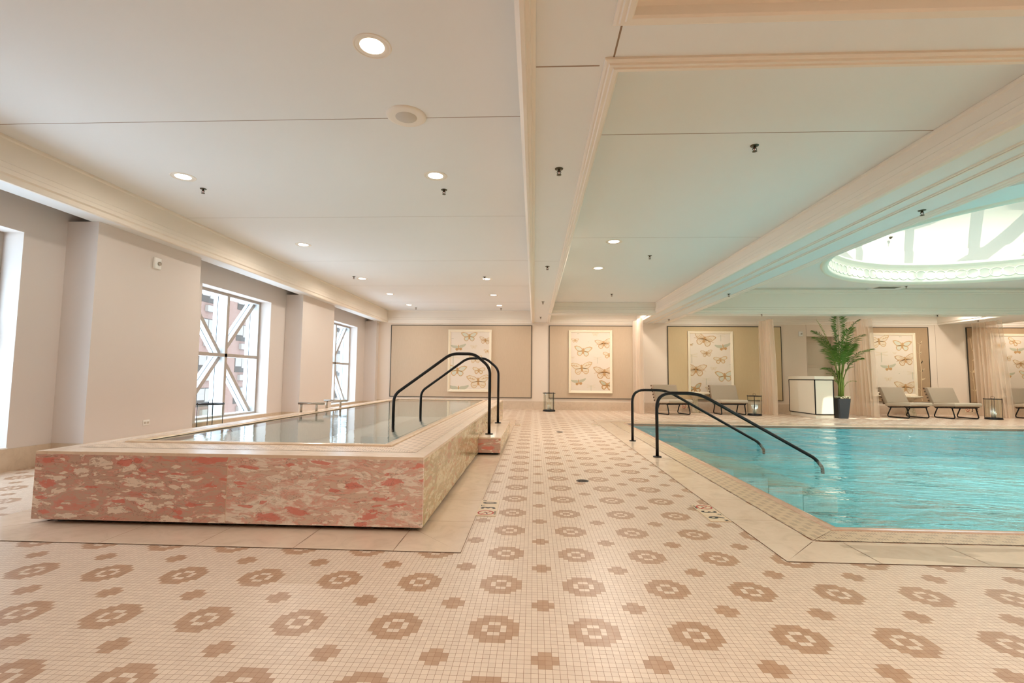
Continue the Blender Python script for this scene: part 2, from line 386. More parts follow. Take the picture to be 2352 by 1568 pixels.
# ---- limestone borders (mitred slabs with joints)
def border(name, x0, x1, y0, y1, wds, joints, far=True, mat=SLAB):
    """slab ring outside rectangle x0..x1,y0..y1; wds=(left,right,front,back)"""
    wl, wr, wf, wb = wds; g = 0.0022; z = 0.004; m = MB()
    def ring_side(pa, pb, qa, qb, along, a0, a1, js):
        # pa-pb inner edge, qa-qb outer edge; slabs cut at js along axis
        m.face([(p[0], p[1], 0.0015) for p in (pa, pb, qb, qa)], GROUT)
        cuts = [None] + js + [None]
        for i in range(len(cuts)-1):
            A, B = cuts[i], cuts[i+1]
            def at(p_edge, q_edge, c, end):
                if c is None: return (p_edge[end], q_edge[end])
                if along == 'x': return ((c, p_edge[0][1]), (c, q_edge[0][1]))
                return ((p_edge[0][0], c), (q_edge[0][0], c))
            (p1, q1), (p2, q2) = at((pa, pb), (qa, qb), A, 0), at((pa, pb), (qa, qb), B, 1)
            cx = sum(p[0] for p in (p1, q1, p2, q2))/4; cyy = sum(p[1] for p in (p1, q1, p2, q2))/4
            def sh(p):
                dx, dy = cx-p[0], cyy-p[1]; L = max(abs(dx), abs(dy), 1e-6)
                return (p[0]+math.copysign(min(g, abs(dx)), dx), p[1]+math.copysign(min(g, abs(dy)), dy), z)
            m.face([sh(p) for p in (p1, p2, q2, q1)], mat)
    jx, jy, jf = joints
    ring_side((x0, y0), (x1, y0), (x0-wl, y0-wf), (x1+wr, y0-wf), 'x', x0, x1, jf)
    ring_side((x1, y0), (x1, y1), (x1+wr, y0-wf), (x1+wr, y1+wb), 'y', y0, y1, jy)
    ring_side((x0, y1), (x0, y0), (x0-wl, y1+wb), (x0-wl, y0-wf), 'y', y0, y1, jy[::-1])
    if far: ring_side((x0, y1), (x1, y1), (x0-wl, y1+wb), (x1+wr, y1+wb), 'x', x0, x1, jx)
    return struct(m.done(name, recalc=False))
fr = lambda a, n, s: [a+s*i for i in range(n)]
border('trim_1', -3.36, -0.78, 3.29, 11.35, (0.42, 0.36, 0.395, 0.34), (fr(-2.62, 4, .6), fr(3.5, 13, .6), fr(-2.62, 4, .6)))
border('trim_2', 1.77, PX1+0.3, 3.25, PY1+0.28, (0.34, 0.3, 0.36, 0.42), (fr(2.2, 20, .6), fr(3.7, 12, .6), fr(1.95, 20, .6)))
# ---- left window wall
m = MB()
def wbox(x0, x1, y0, y1, z0, z1): m.box(x0, x1, y0, y1, z0, z1, WALLM)
XI, XO, XP = -5.46, -5.92, -5.08
bays = [(-3.2, 0.40, -2.9, -0.2), (2.05, 5.33, 2.76, 4.86), (7.08, 10.37, 7.67, 9.77), (12.05, 15.38, 12.61, 14.71)]
for y0, y1, a, b in bays:
    if y0 < 0: wbox(XO, XI, y0, y1, 0, 3.5); continue  # unseen bay closed without its window to dim the near left
    wbox(XO, XI, y0, a, 0, 3.5); wbox(XO, XI, b, y1, 0, 3.5)
    wbox(XO, XI, a, b, 0, 0.235); wbox(XO, XI, a, b, 2.52, 3.5)
for y0, y1 in ((0.40, 2.05), (5.33, 7.08), (10.37, 12.05), (15.38, WY)):
    wbox(XO, XP, y0, y1, 0, ZS-0.001); wbox(XO, XI, y0, y1, ZS, 3.5)
m.box(XO, -5.17, -3.2, WY, 3.5, 3.6, WALLM)
wl = struct(m.done('wall_left'))
m = MB()                      # stone baseboard following recesses and pillars
for y0, y1, a, b in bays: m.box(XI, XI+0.012, y0, y1, 0, 0.232, BASE_ST)
for y0, y1 in ((0.40, 2.05), (5.33, 7.08), (10.37, 12.05), (15.38, WY)):
    m.box(XI, XP+0.012, y0-0.012, y1+0.012 if y1 < WY else y1, 0, 0.232, BASE_ST)
struct(m.done('baseboard_left'))
# ---- far wall with door recess
DX0, DX1 = 8.53, 9.42
m = MB()
for b in ((XO, DX0, 0, 3.7), (DX1, XR, 0, 3.7), (DX0, DX1, 2.39, 3.7)): m.box(b[0], b[1], WY, WY+0.3, b[2], b[3], WALLP)
for sx in (8.515, 12.41): m.box(sx, sx+0.006, WY-0.0015, WY, 0.27, 2.79, SEAM)
struct(m.done('wall_far'))
m = MB()
for a, b in ((XP, DX0), (DX1, XR)): m.box(a, b, WY-0.014, WY, 0, 0.265, BASE_ST)
struct(m.done('baseboard_far'))
m = MB(); m.box(DX0, DX1, WY+0.25, WY+0.3, 0, 2.39, DOORM)
m.box(DX0, DX1, WY+0.235, WY+0.25, 2.22, 2.39, DOORM); m.box(DX0+.10, DX1-.10, WY+0.24, WY+0.25, 0.5, 1.4, DOORM); m.box(DX0+.10, DX1-.10, WY+0.24, WY+0.25, 1.5, 2.12, DOORM)
d = struct(m.done('door_1', bevel=0.004)); m = MB(); m.box(DX0+.05, DX0+.07, WY+.18, WY+.24, 1.0, 1.03, STEEL); m.box(DX0+.05, DX0+.17, WY+.17, WY+.19, 1.0, 1.03, STEEL); m.done('door_handle', d)
# ---- right wall and the wall behind the viewer
m = MB(); m.box(XR, XR+0.2, YN, WY+0.3, 0, 3.7, WALLP); struct(m.done('wall_right'))
m = MB(); m.box(XO, XR, YN-0.2, YN, 0, 3.7, WALLP); struct(m.done('wall_back'))
# ---- ceiling: soffit beams and coffers
m = MB(); ZL, ZR, ZP, ZX = 3.17, 3.06, 3.45, 3.17
TOPZ = 3.66
def beam(x0, x1, y0, y1): m.box(x0, x1, y0, y1, ZS, TOPZ, CEIL)
BX0, BX1 = -0.08, 0.46; B2, B3 = 3.25, 4.20; CY0, CY1 = 13.10, 13.50
beam(-5.17, -4.81, YN, WY); beam(BX0, BX1, YN, WY); beam(B2, B3, YN, WY)
beam(-4.81, BX0, YN, -1.2)
beam(BX1, B2, 2.25, 2.66); beam(BX1, B2, CY0, CY1); beam(B3, XR, CY0, CY1); beam(BX1, B2, YN, -1.2)
beam(B3, XR, YN, 4.1); beam(14.0, XR, 4.1, CY0); beam(12.5, 14.0, CY1, WY)
def lid(x0, x1, y0, y1, z): m.box(x0, x1, y0, y1, z, TOPZ, CEIL)
lid(-4.81, BX0, -1.2, WY, ZL); lid(BX1, B2, -1.2, 2.25, ZR); lid(BX1, B2, 2.66, CY0, ZR)
lid(BX1, B2, CY1, WY, ZX); lid(B3, 12.5, CY1, WY, ZX); lid(14.0, XR, CY1, WY, ZX)
OCX, OCY, OR = 9.12, 8.60, 3.48
# pool coffer ceiling with a round hole
N = 96; RO = 4.20
def circ(r, z, n=N): return [(OCX+r*math.cos(2*PI*i/n), OCY+r*math.sin(2*PI*i/n), z) for i in range(n)]
def sq(z, n=N):
    out = []
    for i in range(n):
        c, s_ = math.cos(2*PI*i/n), math.sin(2*PI*i/n)
        k = min((14.0-OCX)/abs(c) if abs(c) > 1e-6 else 1e9, ((CY1-OCY-0.4) if s_ > 0 else (OCY-4.1))/abs(s_) if abs(s_) > 1e-6 else 1e9)
        out.append((OCX+c*k, OCY+s_*k, z))
    return out
m.rings([circ(RO, ZP), sq(ZP)], CEIL, smooth=False)
for xx, yy in ((14.0, 13.10), (4.2, 13.1), (4.24, 4.1), (14.0, 4.1)):   # close the corners left by the radial grid
    m.box(min(xx, OCX+(3.6 if xx > OCX else -3.6)), max(xx, OCX+(3.6 if xx > OCX else -3.6)), min(yy, OCY+(3.5 if yy > OCY else -3.5)), max(yy, OCY+(3.5 if yy > OCY else -3.5)), ZP+0.004, TOPZ, CEIL)
m.rings([circ(OR+0.02, 3.40), circ(RO, 3.40), circ(RO, ZP)], CEIL, smooth=False)
for a, b, c, d_ in ((8.74, 9.50, OCY+3.6, 13.10), (8.74, 9.50, 4.1, OCY-3.6), (4.2, OCX-3.6, 8.22, 8.98), (OCX+3.6, 14.0, 8.22, 8.98)):
    m.box(a, b, c, d_, 3.401, ZP+0.01, CEIL)
# thin joints between ceiling boards
for yj in (1.37, 3.86, 6.35, 8.84, 11.33, 13.82): m.box(-4.81, BX0, yj, yj+(0.006 if yj == 3.86 else 0.002), ZL-0.001, ZL, SEAM)
for yj in (3.97, 7.0): m.box(BX1, B2, yj, yj+(0.007 if yj < 5 else 0.0015), ZR-0.001, ZR, SEAM)
for yj, t_ in ((2.65, 0.009), (7.3, 0.002)): m.box(0.0, 0.36, yj, yj+t_, ZS-0.001, ZS, SEAM)
m.box(0.424, 0.434, 2.25, 2.59, ZS-0.001, ZS, SEAM); m.box(0, 0.36, 2.13, 2.145, ZS-0.001, ZS, SEAM)
struct(m.done('ceiling'))
def coffer_prof(zc, big=True):
    z = ZS
    return [(0.078, z+.002), (0.078, z-.012), (.064, z-.018), (.054, z-.018), (.048, z-.028), (.028, z-.028), (.022, z-.036), (0, z-.036), (-.010, z-.026), (-.010, z+.02),
            (-.028, z+.034), (-.028, z+.075), (-.016, z+.085), (-.016, z+.132), (-.004, z+.142), (-.001, z+.142), (-.001, zc-.035), (-.016, zc-.022), (-.016, zc-.001)]
for k, (x0, x1, y0, y1, zc) in enumerate(((-4.81, BX0, -1.2, WY, ZL), (BX1, B2, 2.66, CY0, ZR), (BX1, B2, -1.2, 2.25, ZR), (BX1, B2, CY1, WY, ZX), (B3, 12.5, CY1, WY, ZX), (14.0, XR, CY1, WY, ZX), (B3, 14.0, 4.1, CY0, ZP))):
    m = MB(); p = coffer_prof(zc)
    if k == 6: p = p[:-3] + [(-.001, 3.30), (-.03, 3.315), (-.03, 3.36), (-.05, 3.375), (-.05, 3.40), (-.02, 3.41), (-.02, ZP-.001)]
    m.frame(x0, x1, y0, y1, p, TRIMM); struct(m.done('trim_%d' % (k+3)))
m = MB()       # raised double fillets along the beams
for xa in (3.57, 3.76): m.box(xa, xa+0.014, YN, WY, ZS-0.014, ZS, TRIMM); m.box(xa+0.020, xa+0.036, YN, WY, ZS-0.02, ZS, TRIMM)
m.box(-0.020, -0.012, YN, WY, ZS-0.006, ZS, TRIMM); m.box(3.30, 3.306, YN, WY, ZS-0.004, ZS, TRIMM)
struct(m.done('trim_10'))
# ---- dome over the pool: ring frieze, cornice, drum, unseen roof, its openings shaped to place the sun patches
m = MB()
prof = [(a_-.07, b_) for a_, b_ in [(3.66, 3.402), (3.65, 3.372), (3.61, 3.356), (3.575, 3.366), (3.56, 3.39), (3.53, 3.395), (3.52, 3.43), (3.52, 3.72), (3.50, 3.74), (3.50, 3.765), (3.44, 3.80), (3.44, 3.83), (3.46, 3.845), (3.60, 3.86), (3.64, 3.90), (3.75, 3.91)]]
m.lathe(prof, DRUMT, (OCX, OCY), 128)
nr = 104
for i in range(nr):
    a0 = 2*PI*i/nr; rr = 0.105 if i % 2 == 0 else 0.105
    loops = []
    for k in range(18):
        t = 2*PI*k/18
        def P(r_, dep): return (OCX+(3.45-dep)*math.cos(a0+r_*math.cos(t)/3.52*1.15), OCY+(3.45-dep)*math.sin(a0+r_*math.cos(t)/3.52*1.15), 3.575+r_*math.sin(t))
        loops.append([P(rr-0.012, 0.0), P(rr-0.010, 0.012), P(rr+0.010, 0.012), P(rr+0.012, 0.0)])
    m.rings(loops, DRUMT, closed=False, wrap=True)
struct(m.done('trim_11'))
m = MB()
m.lathe([(3.68, 3.91), (3.80, 3.92), (3.80, 4.25), (3.84, 4.27), (3.84, 5.10), (3.70, 5.60), (3.55, 5.90)], DRUMM, (OCX, OCY), 96)
rx0, rx1, ry0, ry1 = OCX-4, OCX+4, OCY-4, OCY+4
ops_x = [(7.05, 8.15), (8.35, 9.45), (9.65, 10.75), (10.95, 11.6)]; ops_y = [(10.25, 10.95), (11.12, 11.85)]
m.box(rx0, rx1, ry0, ops_y[0][0], 5.88, 6.0, DRUMM); m.box(rx0, rx1, ops_y[0][1], ops_y[1][0], 5.88, 6.0, DRUMM); m.box(rx0, rx1, ops_y[1][1], ry1, 5.88, 6.0, DRUMM)
for y0, y1 in ops_y:
    xs = [rx0] + [v for p in ops_x for v in p] + [rx1]
    for i in range(0, len(xs), 2): m.box(xs[i], xs[i+1], y0, y1, 5.88, 6.0, DRUMM)
m.box(7.0, 11.6, 10.58, 10.62, 5.9, 5.96, DRUMM)
struct(m.done('ceiling_dome', recalc=False)); bpy.data.objects['ceiling_dome'].name = 'trim_12'
# ---- windows
def window(n, a, b):
    o = bpy.data.objects.new('window_%d' % n, None); o.location = (-5.69, (a+b)/2, 0.235); col.objects.link(o); o['kind'] = 'structure'
    W, H = b-a, 2.285; w2 = W/2; fx = 0.0
    m = MB(); D = 0.17; F_ = 0.05
    def bar(y0, y1, z0, z1, x0=-D, x1=0.0):
        m.box(x0, x1, y0, y1, z0, z1, WINF); m.box(x1, x1+0.006, y0, y1, z0, z1, WINFACE)
        m.box(x0-0.012, x0, y0, y1, z0, z1, BLKM); m.box(x0-0.09, x0-0.012, y0, y1, z0, z1, WINF)
    bar(-w2, -w2+F_, 0, H); bar(w2-F_, w2, 0, H); bar(-w2+F_, w2-F_, 0, F_); bar(-w2+F_, w2-F_, H-F_, H)
    bar(-0.035, 0.035, F_, H-F_); bar(-w2+F_, w2-F_, H/2-0.03, H/2+0.03, -0.06, 0.0)
    m.done('window_frame', o)
    m = MB()
    for sy in (1, -1):
        for sz in (1, -1):
            p0 = Vector((0, sy*0.03, H/2+sz*0.02)); p1 = Vector((0, sy*(w2-F_*0.8), H/2+sz*(H/2-F_*0.8)))
            d = (p1-p0).normalized(); nrm = Vector((0, -d.z, d.y)); hw = 0.038
            for xa, xb, mm in ((-0.168, -0.095, WINF), (-0.095, -0.089, WINFACE), (-0.182, -0.170, BLKM), (-0.25, -0.183, WINF)):
                q = [p0+nrm*hw, p1+nrm*hw, p1-nrm*hw, p0-nrm*hw]
                lo = [m.bm.verts.new((xa, v.y, v.z)) for v in q]; hi = [m.bm.verts.new((xb, v.y, v.z)) for v in q]; k = m.mi(mm)
                for fc in ((lo[0], lo[1], lo[2], lo[3]), (hi[3], hi[2], hi[1], hi[0])) + tuple((lo[i], hi[i], hi[(i+1) % 4], lo[(i+1) % 4]) for i in range(4)):
                    f = m.bm.faces.new(fc); f.material_index = k
    m.done('diagonal_brace', o)
    m = MB(); m.face([(-0.176, -w2, 0), (-0.176, w2, 0), (-0.176, w2, H), (-0.176, -w2, H)], GLASS); m.done('glass_pane', o)
    m = MB(); m.box(0.006, 0.245, -w2, w2, -0.002, 0.012, WHITE); m.done('window_sill', o)
    return o
window(1, 2.76, 4.86); window(2, 7.67, 9.77); window(3, 12.61, 14.71)

# ================================================================== SWIMMING POOL
pool = thing('swimming_pool', (PX0, PY0, 0), 'large sunken turquoise swimming pool edged with pink stone, with black handrails', 'swimming pool')
def pp(m, name, **k): o = m.done(name, pool, **k); o.matrix_parent_inverse = Matrix.Translation((-PX0, -PY0, 0)); return o
ix0, iy0, ix1, iy1 = 2.10, 3.56, PX1-0.07, 11.20; DEP = -0.62
m = MB()
m.face([(ix0, iy0, DEP), (ix1, iy0, DEP), (ix1, iy1, DEP), (ix0, iy1, DEP)], POOLT)
for a, b in (((ix0, iy0), (ix1, iy0)), ((ix1, iy0), (ix1, iy1)), ((ix1, iy1), (ix0, iy1)), ((ix0, iy1), (ix0, iy0))):
    m.face([(a[0], a[1], DEP), (b[0], b[1], DEP), (b[0], b[1], -0.01), (a[0], a[1], -0.01)], POOLB)
pp(m, 'pool_basin')
for k in range(4):
    m = MB(); m.box(ix0+0.002+0.42*k, ix0+0.42*(k+1), 6.35, 8.7, DEP+0.002, -0.09-0.11*k, STEPT); pp(m, 'pool_step', bevel=0.01)
def coping(x0, x1, y0, y1, wd, z0, z1, mat):
    """rounded kerb running round a rectangle: x0.. are the inner faces"""
    m = MB(); pr = []
    for k in range(9):
        t = PI*k/8; pr.append((wd/2 - math.cos(PI-t)*-wd/2*1.0, z0+(z1-z0)*(0.35+0.65*math.sin(t))))
    pr = [(0, z0-0.05)] + [(wd/2-wd/2*math.cos(PI*k/8), z0+(z1-z0)*(0.3+0.7*math.sin(PI*k/8))) for k in range(9)] + [(wd, z0-0.002)]
    m.frame(x0, x1, y0, y1, pr, mat); return m
FILL_LENS = emis('added_fill_lens', (0.85, 1.0, 1.0, 1), 6.0)  # glowing discs added under water to brighten pool and tub
for k, xx in enumerate((3.6, 6.2, 8.8, 11.4)):
    m = MB(); m.lathe([(0, .0), (.10, .0), (.125, -.006), (.13, 0)], FILL_LENS, seg=24); o = pp(m, 'added_pool_light')
    o.data.transform(Matrix.Translation((xx, iy0+0.012, -0.32)) @ Matrix.Rotation(-PI/2, 4, 'X'))
    light('AREA', 'added_pool_fill', (xx, iy0+0.03, -0.32), 26, (0.88, 1.0, 1.0), shape='DISK', size=0.22, rot=(-PI/2+PI, 0, 0))  # unseen lamp added to brighten the pool from below
pp(coping(ix0, ix1, iy0, iy1, 0.075, 0.0, 0.016, COPP), 'pool_coping')
def grille(parent_fn, name, x0, x1, y0, y1, z, wds, gx, gy):
    wl_, wr_, wf_, wb_ = wds; m = MB(); g = 0.004
    m.face([(x0-wl_+g, y0-wf_, z), (x1+wr_-g, y0-wf_, z), (x1, y0, z), (x0, y0, z)], gx)
    m.face([(x0, y1, z), (x1, y1, z), (x1+wr_-g, y1+wb_, z), (x0-wl_+g, y1+wb_, z)], gx)
    m.face([(x0-wl_, y0-wf_+g, z), (x0, y0+g, z), (x0, y1-g, z), (x0-wl_, y1+wb_-g, z)], gy)
    m.face([(x1, y0+g, z), (x1+wr_, y0-wf_+g, z), (x1+wr_, y1+wb_-g, z), (x1, y1-g, z)], gy)
    return parent_fn(m, name, recalc=False)
grille(pp, 'gutter_grille', PX0, PX1, PY0, PY1, 0.0045, (0.245, 0.28, 0.22, 0.26), GRX, GRY)
# water surface with real ripples
m = MB(); nx, ny = 240, 150
def wz(x, y): return -0.006 + 0.004*math.sin(2.1*x+1.7*y+math.sin(1.3*y)) + 0.003*math.sin(-1.2*x+4.3*y+1) + 0.002*math.sin(5.1*x+6.3*y+2*math.sin(x))
V = [[m.bm.verts.new((ix0+(ix1-ix0)*i/nx, iy0+(iy1-iy0)*j/ny, wz(ix0+(ix1-ix0)*i/nx, iy0+(iy1-iy0)*j/ny))) for i in range(nx+1)] for j in range(ny+1)]
k = m.mi(PWATER)
for j in range(ny):
    for i in range(nx):
        f = m.bm.faces.new((V[j][i], V[j][i+1], V[j+1][i+1], V[j+1][i])); f.smooth = True
tag(m.done('pool_water', recalc=False), 'rippling turquoise water filling the large sunken pool', 'water', kind='stuff')

# ================================================================== RAISED TUB
TX0, TX1, TY0, TY1, TZ = -3.42, -0.73, 3.24, 11.45, 0.488
tub = thing('spa_tub', (TX0, TY0, 0), 'raised rectangular plunge tub clad in pink and cream breccia marble', 'spa tub')
def tp(m, name, **k): o = m.done(name, tub, **k); o.matrix_parent_inverse = Matrix.Translation((-TX0, -TY0, 0)); return o
zb = 0.032; zt = TZ-0.02
m = MB(); m.box(TX0, -2.063, TY0, TY0+0.03, zb, zt, MARA); tag(tp(m, 'front_panel'), 'red and white mottled marble panel')
m = MB(); m.box(-2.0628, -2.0592, TY0+0.0008, TY0+0.02, zb, zt, COP); m.box(-2.059, TX1, TY0, TY0+0.03, zb, zt, MARB); tag(tp(m, 'front_panel'), 'paler pink and cream marble panel')
m = MB()
ys = [TY0+0.0305, 4.9, 6.45, 8.1, 9.8, TY1]
for a, b in zip(ys, ys[1:]): m.box(TX1-0.03, TX1, a, b-0.003, zb, zt, MARC)
tag(tp(m, 'side_panel'), 'cream and green marble side cladding')
m = MB(); m.box(TX0, TX0+0.03, TY0+0.0305, TY1, zb, zt, MARA); tp(m, 'side_panel')
m = MB(); m.box(TX0+.03, TX1-.03, TY1-0.03, TY1, zb, zt, MARA); tp(m, 'back_panel')
m = MB(); m.box(TX0+0.10, TX1-0.10, TY0+0.09, TY1-0.09, 0, zb+0.01, BLACK); tag(tp(m, 'plinth'), 'black recessed base')
wx0, wx1, wy0, wy1 = -3.12, -1.15, 3.77, 11.15
m = MB(); m.frame(wx0-0.06, wx1+0.06, wy0-0.06, wy1+0.06, [(0, TZ), (TX1-wx1-0.06, TZ), (TX1-wx1-0.06, zt), (0, zt)], TOP)
bmv = m.bm.verts
bmv.ensure_lookup_table()
tvals = {'x0': TX0, 'x1': TX1, 'y0': TY0, 'y1': TY1}
for v in bmv:      # push the outer loop onto the true outer faces
    if v.co.x < wx0-0.07: v.co.x = TX0
    if v.co.x > wx1+0.07: v.co.x = TX1
    if v.co.y < wy0-0.07: v.co.y = TY0
    if v.co.y > wy1+0.07: v.co.y = TY1
tp(m, 'top_slab')
tp(coping(wx0, wx1, wy0, wy1, 0.07, TZ, TZ+0.016, COP), 'tub_coping')
grille(tp, 'gutter_grille', wx0-0.08, wx1+0.08, wy0-0.08, wy1+0.05, TZ+0.0015, (0.12, 0.24, 0.25, 0.12), TGX, TGY)
m = MB(); tz = -0.06
m.face([(wx0, wy0, tz), (wx1, wy0, tz), (wx1, wy1, tz), (wx0, wy1, tz)], TUBT)
for a, b in (((wx0, wy0), (wx1, wy0)), ((wx1, wy0), (wx1, wy1)), ((wx1, wy1), (wx0, wy1)), ((wx0, wy1), (wx0, wy0))):
    m.face([(a[0], a[1], tz), (b[0], b[1], tz), (b[0], b[1], TZ), (a[0], a[1], TZ)], TUBT)
tz = 0.06
tp(m, 'tub_basin')
for xx in (-2.7, -1.9):
    m = MB(); m.lathe([(0, .0), (.07, .0), (.09, -.006), (.095, 0)], FILL_LENS, seg=24); o = tp(m, 'added_tub_light')
    o.data.transform(Matrix.Translation((xx, wy0+0.012, 0.30)) @ Matrix.Rotation(-PI/2, 4, 'X'))
    light('AREA', 'added_tub_fill', (xx, wy0+0.03, 0.30), 5, (0.9, 1.0, 1.0), shape='DISK', size=0.16, rot=(PI/2, 0, 0))  # unseen lamp added to lighten the tub water
for o_ in [bpy.data.objects['tub_basin']]:
    for v in o_.data.vertices:
        if v.co.z < 0: v.co.z = 0.10
for k in range(2):
    m = MB(); m.box(wx1-0.30-0.30*k, wx1-0.30*k-0.001, wy0+0.001, wy1-0.001, 0.101, 0.36-0.13*k, TUBT); tp(m, 'tub_bench', bevel=0.008)
m = MB(); m.box(-2.25, wx1-0.601, 6.3, 9.2, 0.101, 0.24, TUBT); tp(m, 'tub_step', bevel=0.008)
m = MB(); m.face([(wx0, wy0, TZ-0.003), (wx1, wy0, TZ-0.003), (wx1, wy1, TZ-0.003), (wx0, wy1, TZ-0.003)], TWATER)
tag(m.done('tub_water', recalc=False), 'calm pale water filling the raised marble tub', 'water', kind='stuff')
st = thing('marble_step', (-0.585, 6.45, 0), 'low marble entry step standing against the side of the raised tub', 'step')
def sp_(m, name, **k): o = m.done(name, st, **k); o.matrix_parent_inverse = Matrix.Translation((0.585, -6.45, 0)); return o
m = MB(); m.box(TX1+0.001, -0.435, 6.45, 8.95, 0.032, 0.212, MARC); sp_(m, 'side_cladding')
m = MB(); m.box(TX1+0.001, -0.435, 6.447, 6.45, 0.032, 0.212, MARA); tag(sp_(m, 'front_panel'), 'red marble end panel')
m = MB(); m.box(TX1+0.001, -0.433, 6.445, 8.95, 0.212, 0.232, TOP); sp_(m, 'tread', bevel=0.003)
m = MB(); m.box(TX1+0.001, -0.47, 6.49, 8.9, 0, 0.033, BLACK); sp_(m, 'plinth')

# ================================================================== HANDRAILS
def handrail(name, pts, rad, r, label, base_z, group):
    b = pts[0]; t = thing(name, b, label, 'handrail', group)
    m = MB(); rel = [(p[0]-b[0], p[1]-b[1], p[2]-b[2]) for p in pts]
    m.tube(arc_path(rel, rad), r, RAILM, 14); m.done('rail', t)
    m = MB(); m.lathe([(0.0, 0.0), (0.055, 0.0), (0.055, 0.008), (0.048, 0.013), (0.024, 0.014)], RAILM, seg=24); m.done('floor_flange', t)
    return t
for yy, lab in ((6.51, 'nearer of the two dark metal handrails sloping down into the large pool'), (8.11, 'farther of the two dark metal handrails sloping down into the large pool')):
    h = handrail('pool_handrail', [(1.61, yy, 0.004), (1.61, yy, 0.835), (2.16, yy, 0.835), (3.62, yy, 0.015), (3.70, yy, -0.10), (3.70, yy, -0.17)], [0.20, 0.16, 0.07, 0.02], 0.021, lab, 0, 'pool entry handrails')
for yy, lab in ((6.80, 'nearer of the two tall dark handrails arching over the edge of the raised tub'), (8.45, 'farther of the two tall dark handrails arching over the edge of the raised tub')):
    h = handrail('tub_handrail', [(-0.62, yy, 0.232), (-0.62, yy, 1.16), (-0.84, yy, 1.345), (-1.17, yy, 1.345), (-1.97, yy, 0.76), (-1.975, yy, 0.245)], [0.10, 0.09, 0.10, 0.10], 0.021, lab, 0, 'tub entry handrails')
def grab(y, label, dx=0):
    t = thing('grab_bar', (-3.32+dx, y, TZ), label, 'grab bar', 'steel grab bars on the tub edge')
    m = MB(); m.tube([(-0.13, 0, 0.125), (0.26, 0, 0.125)], 0.017, STEEL, 12); m.done('bar', t)
    for px in (-0.085, 0.145):
        m = MB(); m.tube([(px, 0, 0.0), (px, 0, 0.112)], 0.017, STEEL, 12); m.done('post', t)
grab(7.02, 'nearer brushed steel T-shaped grab bar on the window side of the tub'); grab(7.9, 'farther brushed steel grab bar on the window side of the tub')

# ================================================================== CEILING FITTINGS
def downlight(x, y, z, label, power, first=[None]):
    if first[0] is None:
        t = thing('recessed_downlight', (x, y, z), label, 'ceiling light', 'recessed ceiling downlights')
        m = MB(); m.lathe([(0.125, 0.0), (0.122, -0.004), (0.112, -0.004), (0.110, -0.001), (0.105, -0.003), (0.088, -0.004), (0.080, -0.001), (0.078, -0.0005)], TRIMM, seg=40); m.done('trim_ring', t)
        m = MB(); m.lathe([(0.0, -0.0006), (0.078, -0.0006)], LAMPG, seg=32); m.done('lamp_lens', t)
        first[0] = t
    else: t = dup(first[0], (x, y, z), label)
    l = light('AREA', 'downlight_lamp', (x, y, z-0.012), power, (1.0, 0.895, 0.79), shape='DISK', size=0.15)
    l.data.spread = math.radians(170)
    return t
PWR = 25
LL = [(-1.07, 2.98, 'large glowing recessed downlight nearest the camera'), (-3.84, 4.99, 'glowing downlight nearest the window beam, at the upper left'),
      (-1.07, 5.03, 'glowing downlight behind the round ceiling speaker'), (-3.82, 7.72, 'lone glowing downlight in the left row above the second window'),
      (-3.82, 10.48, 'left row downlight with a sprinkler touching its left side'), (-1.06, 10.52, 'right row downlight with a sprinkler just above it'),
      (-3.80, 12.48, 'second last downlight of the left row'), (-1.08, 12.62, 'second last downlight of the row above the tub edge'),
      (-3.79, 14.40, 'farthest downlight of the left row'), (-1.06, 14.50, 'farthest downlight of the row above the tub edge')]
for x, y, lab in LL: downlight(x, y, ZL, lab, PWR*(0.38 if y < 6 else 0.95 if y < 12 else 0.5))
downlight(1.18, 7.21, ZR, 'nearer downlight in the coffer beside the central beam', PWR*1.6); downlight(1.18, 8.99, ZR, 'farther downlight in the coffer beside the central beam', PWR*1.3)
for x, y, q in ((-1.07, 0.5, 'left of the camera'), (-3.8, 2.2, 'by the nearest window'), (-3.8, -0.2, 'in the corner behind the camera')): downlight(x, y, ZL, 'added recessed downlight outside the view, ' + q, PWR*0.15)  # unseen downlights added to keep the near room bright
for x, y, q in ((1.18, 0.2, 'nearer the central beam'), (2.6, 0.2, 'nearer the wide beam')): downlight(x, y, ZR, 'added unseen downlight in the coffer behind the camera, ' + q, PWR*1.5)  # unseen pair added to lift the near right ceiling
for x, y, lab in ((2.9, 14.3, 'downlight hidden over the leftmost sheer curtain'), (1.6, 14.3, 'downlight washing the second wall panel'), (12.2, 14.2, 'downlight hidden over the rightmost sheer curtain'), (5.2, 14.2, 'downlight over the left pair of lounge chairs'), (10.9, 14.2, 'downlight over the right pair of lounge chairs'), (14.6, 14.6, 'downlight at the far right of the room')):
    downlight(x, y, ZX, lab, PWR*1.15)
for x, y, q in ((6.0, 1.8, 'first'), (9.0, 1.8, 'second'), (12.0, 1.8, 'third')): downlight(x, y, ZS, 'added downlight under the soffit before the pool, outside the view, %s from the wide beam' % q, PWR*3.2)  # unseen row added to brighten the pool side
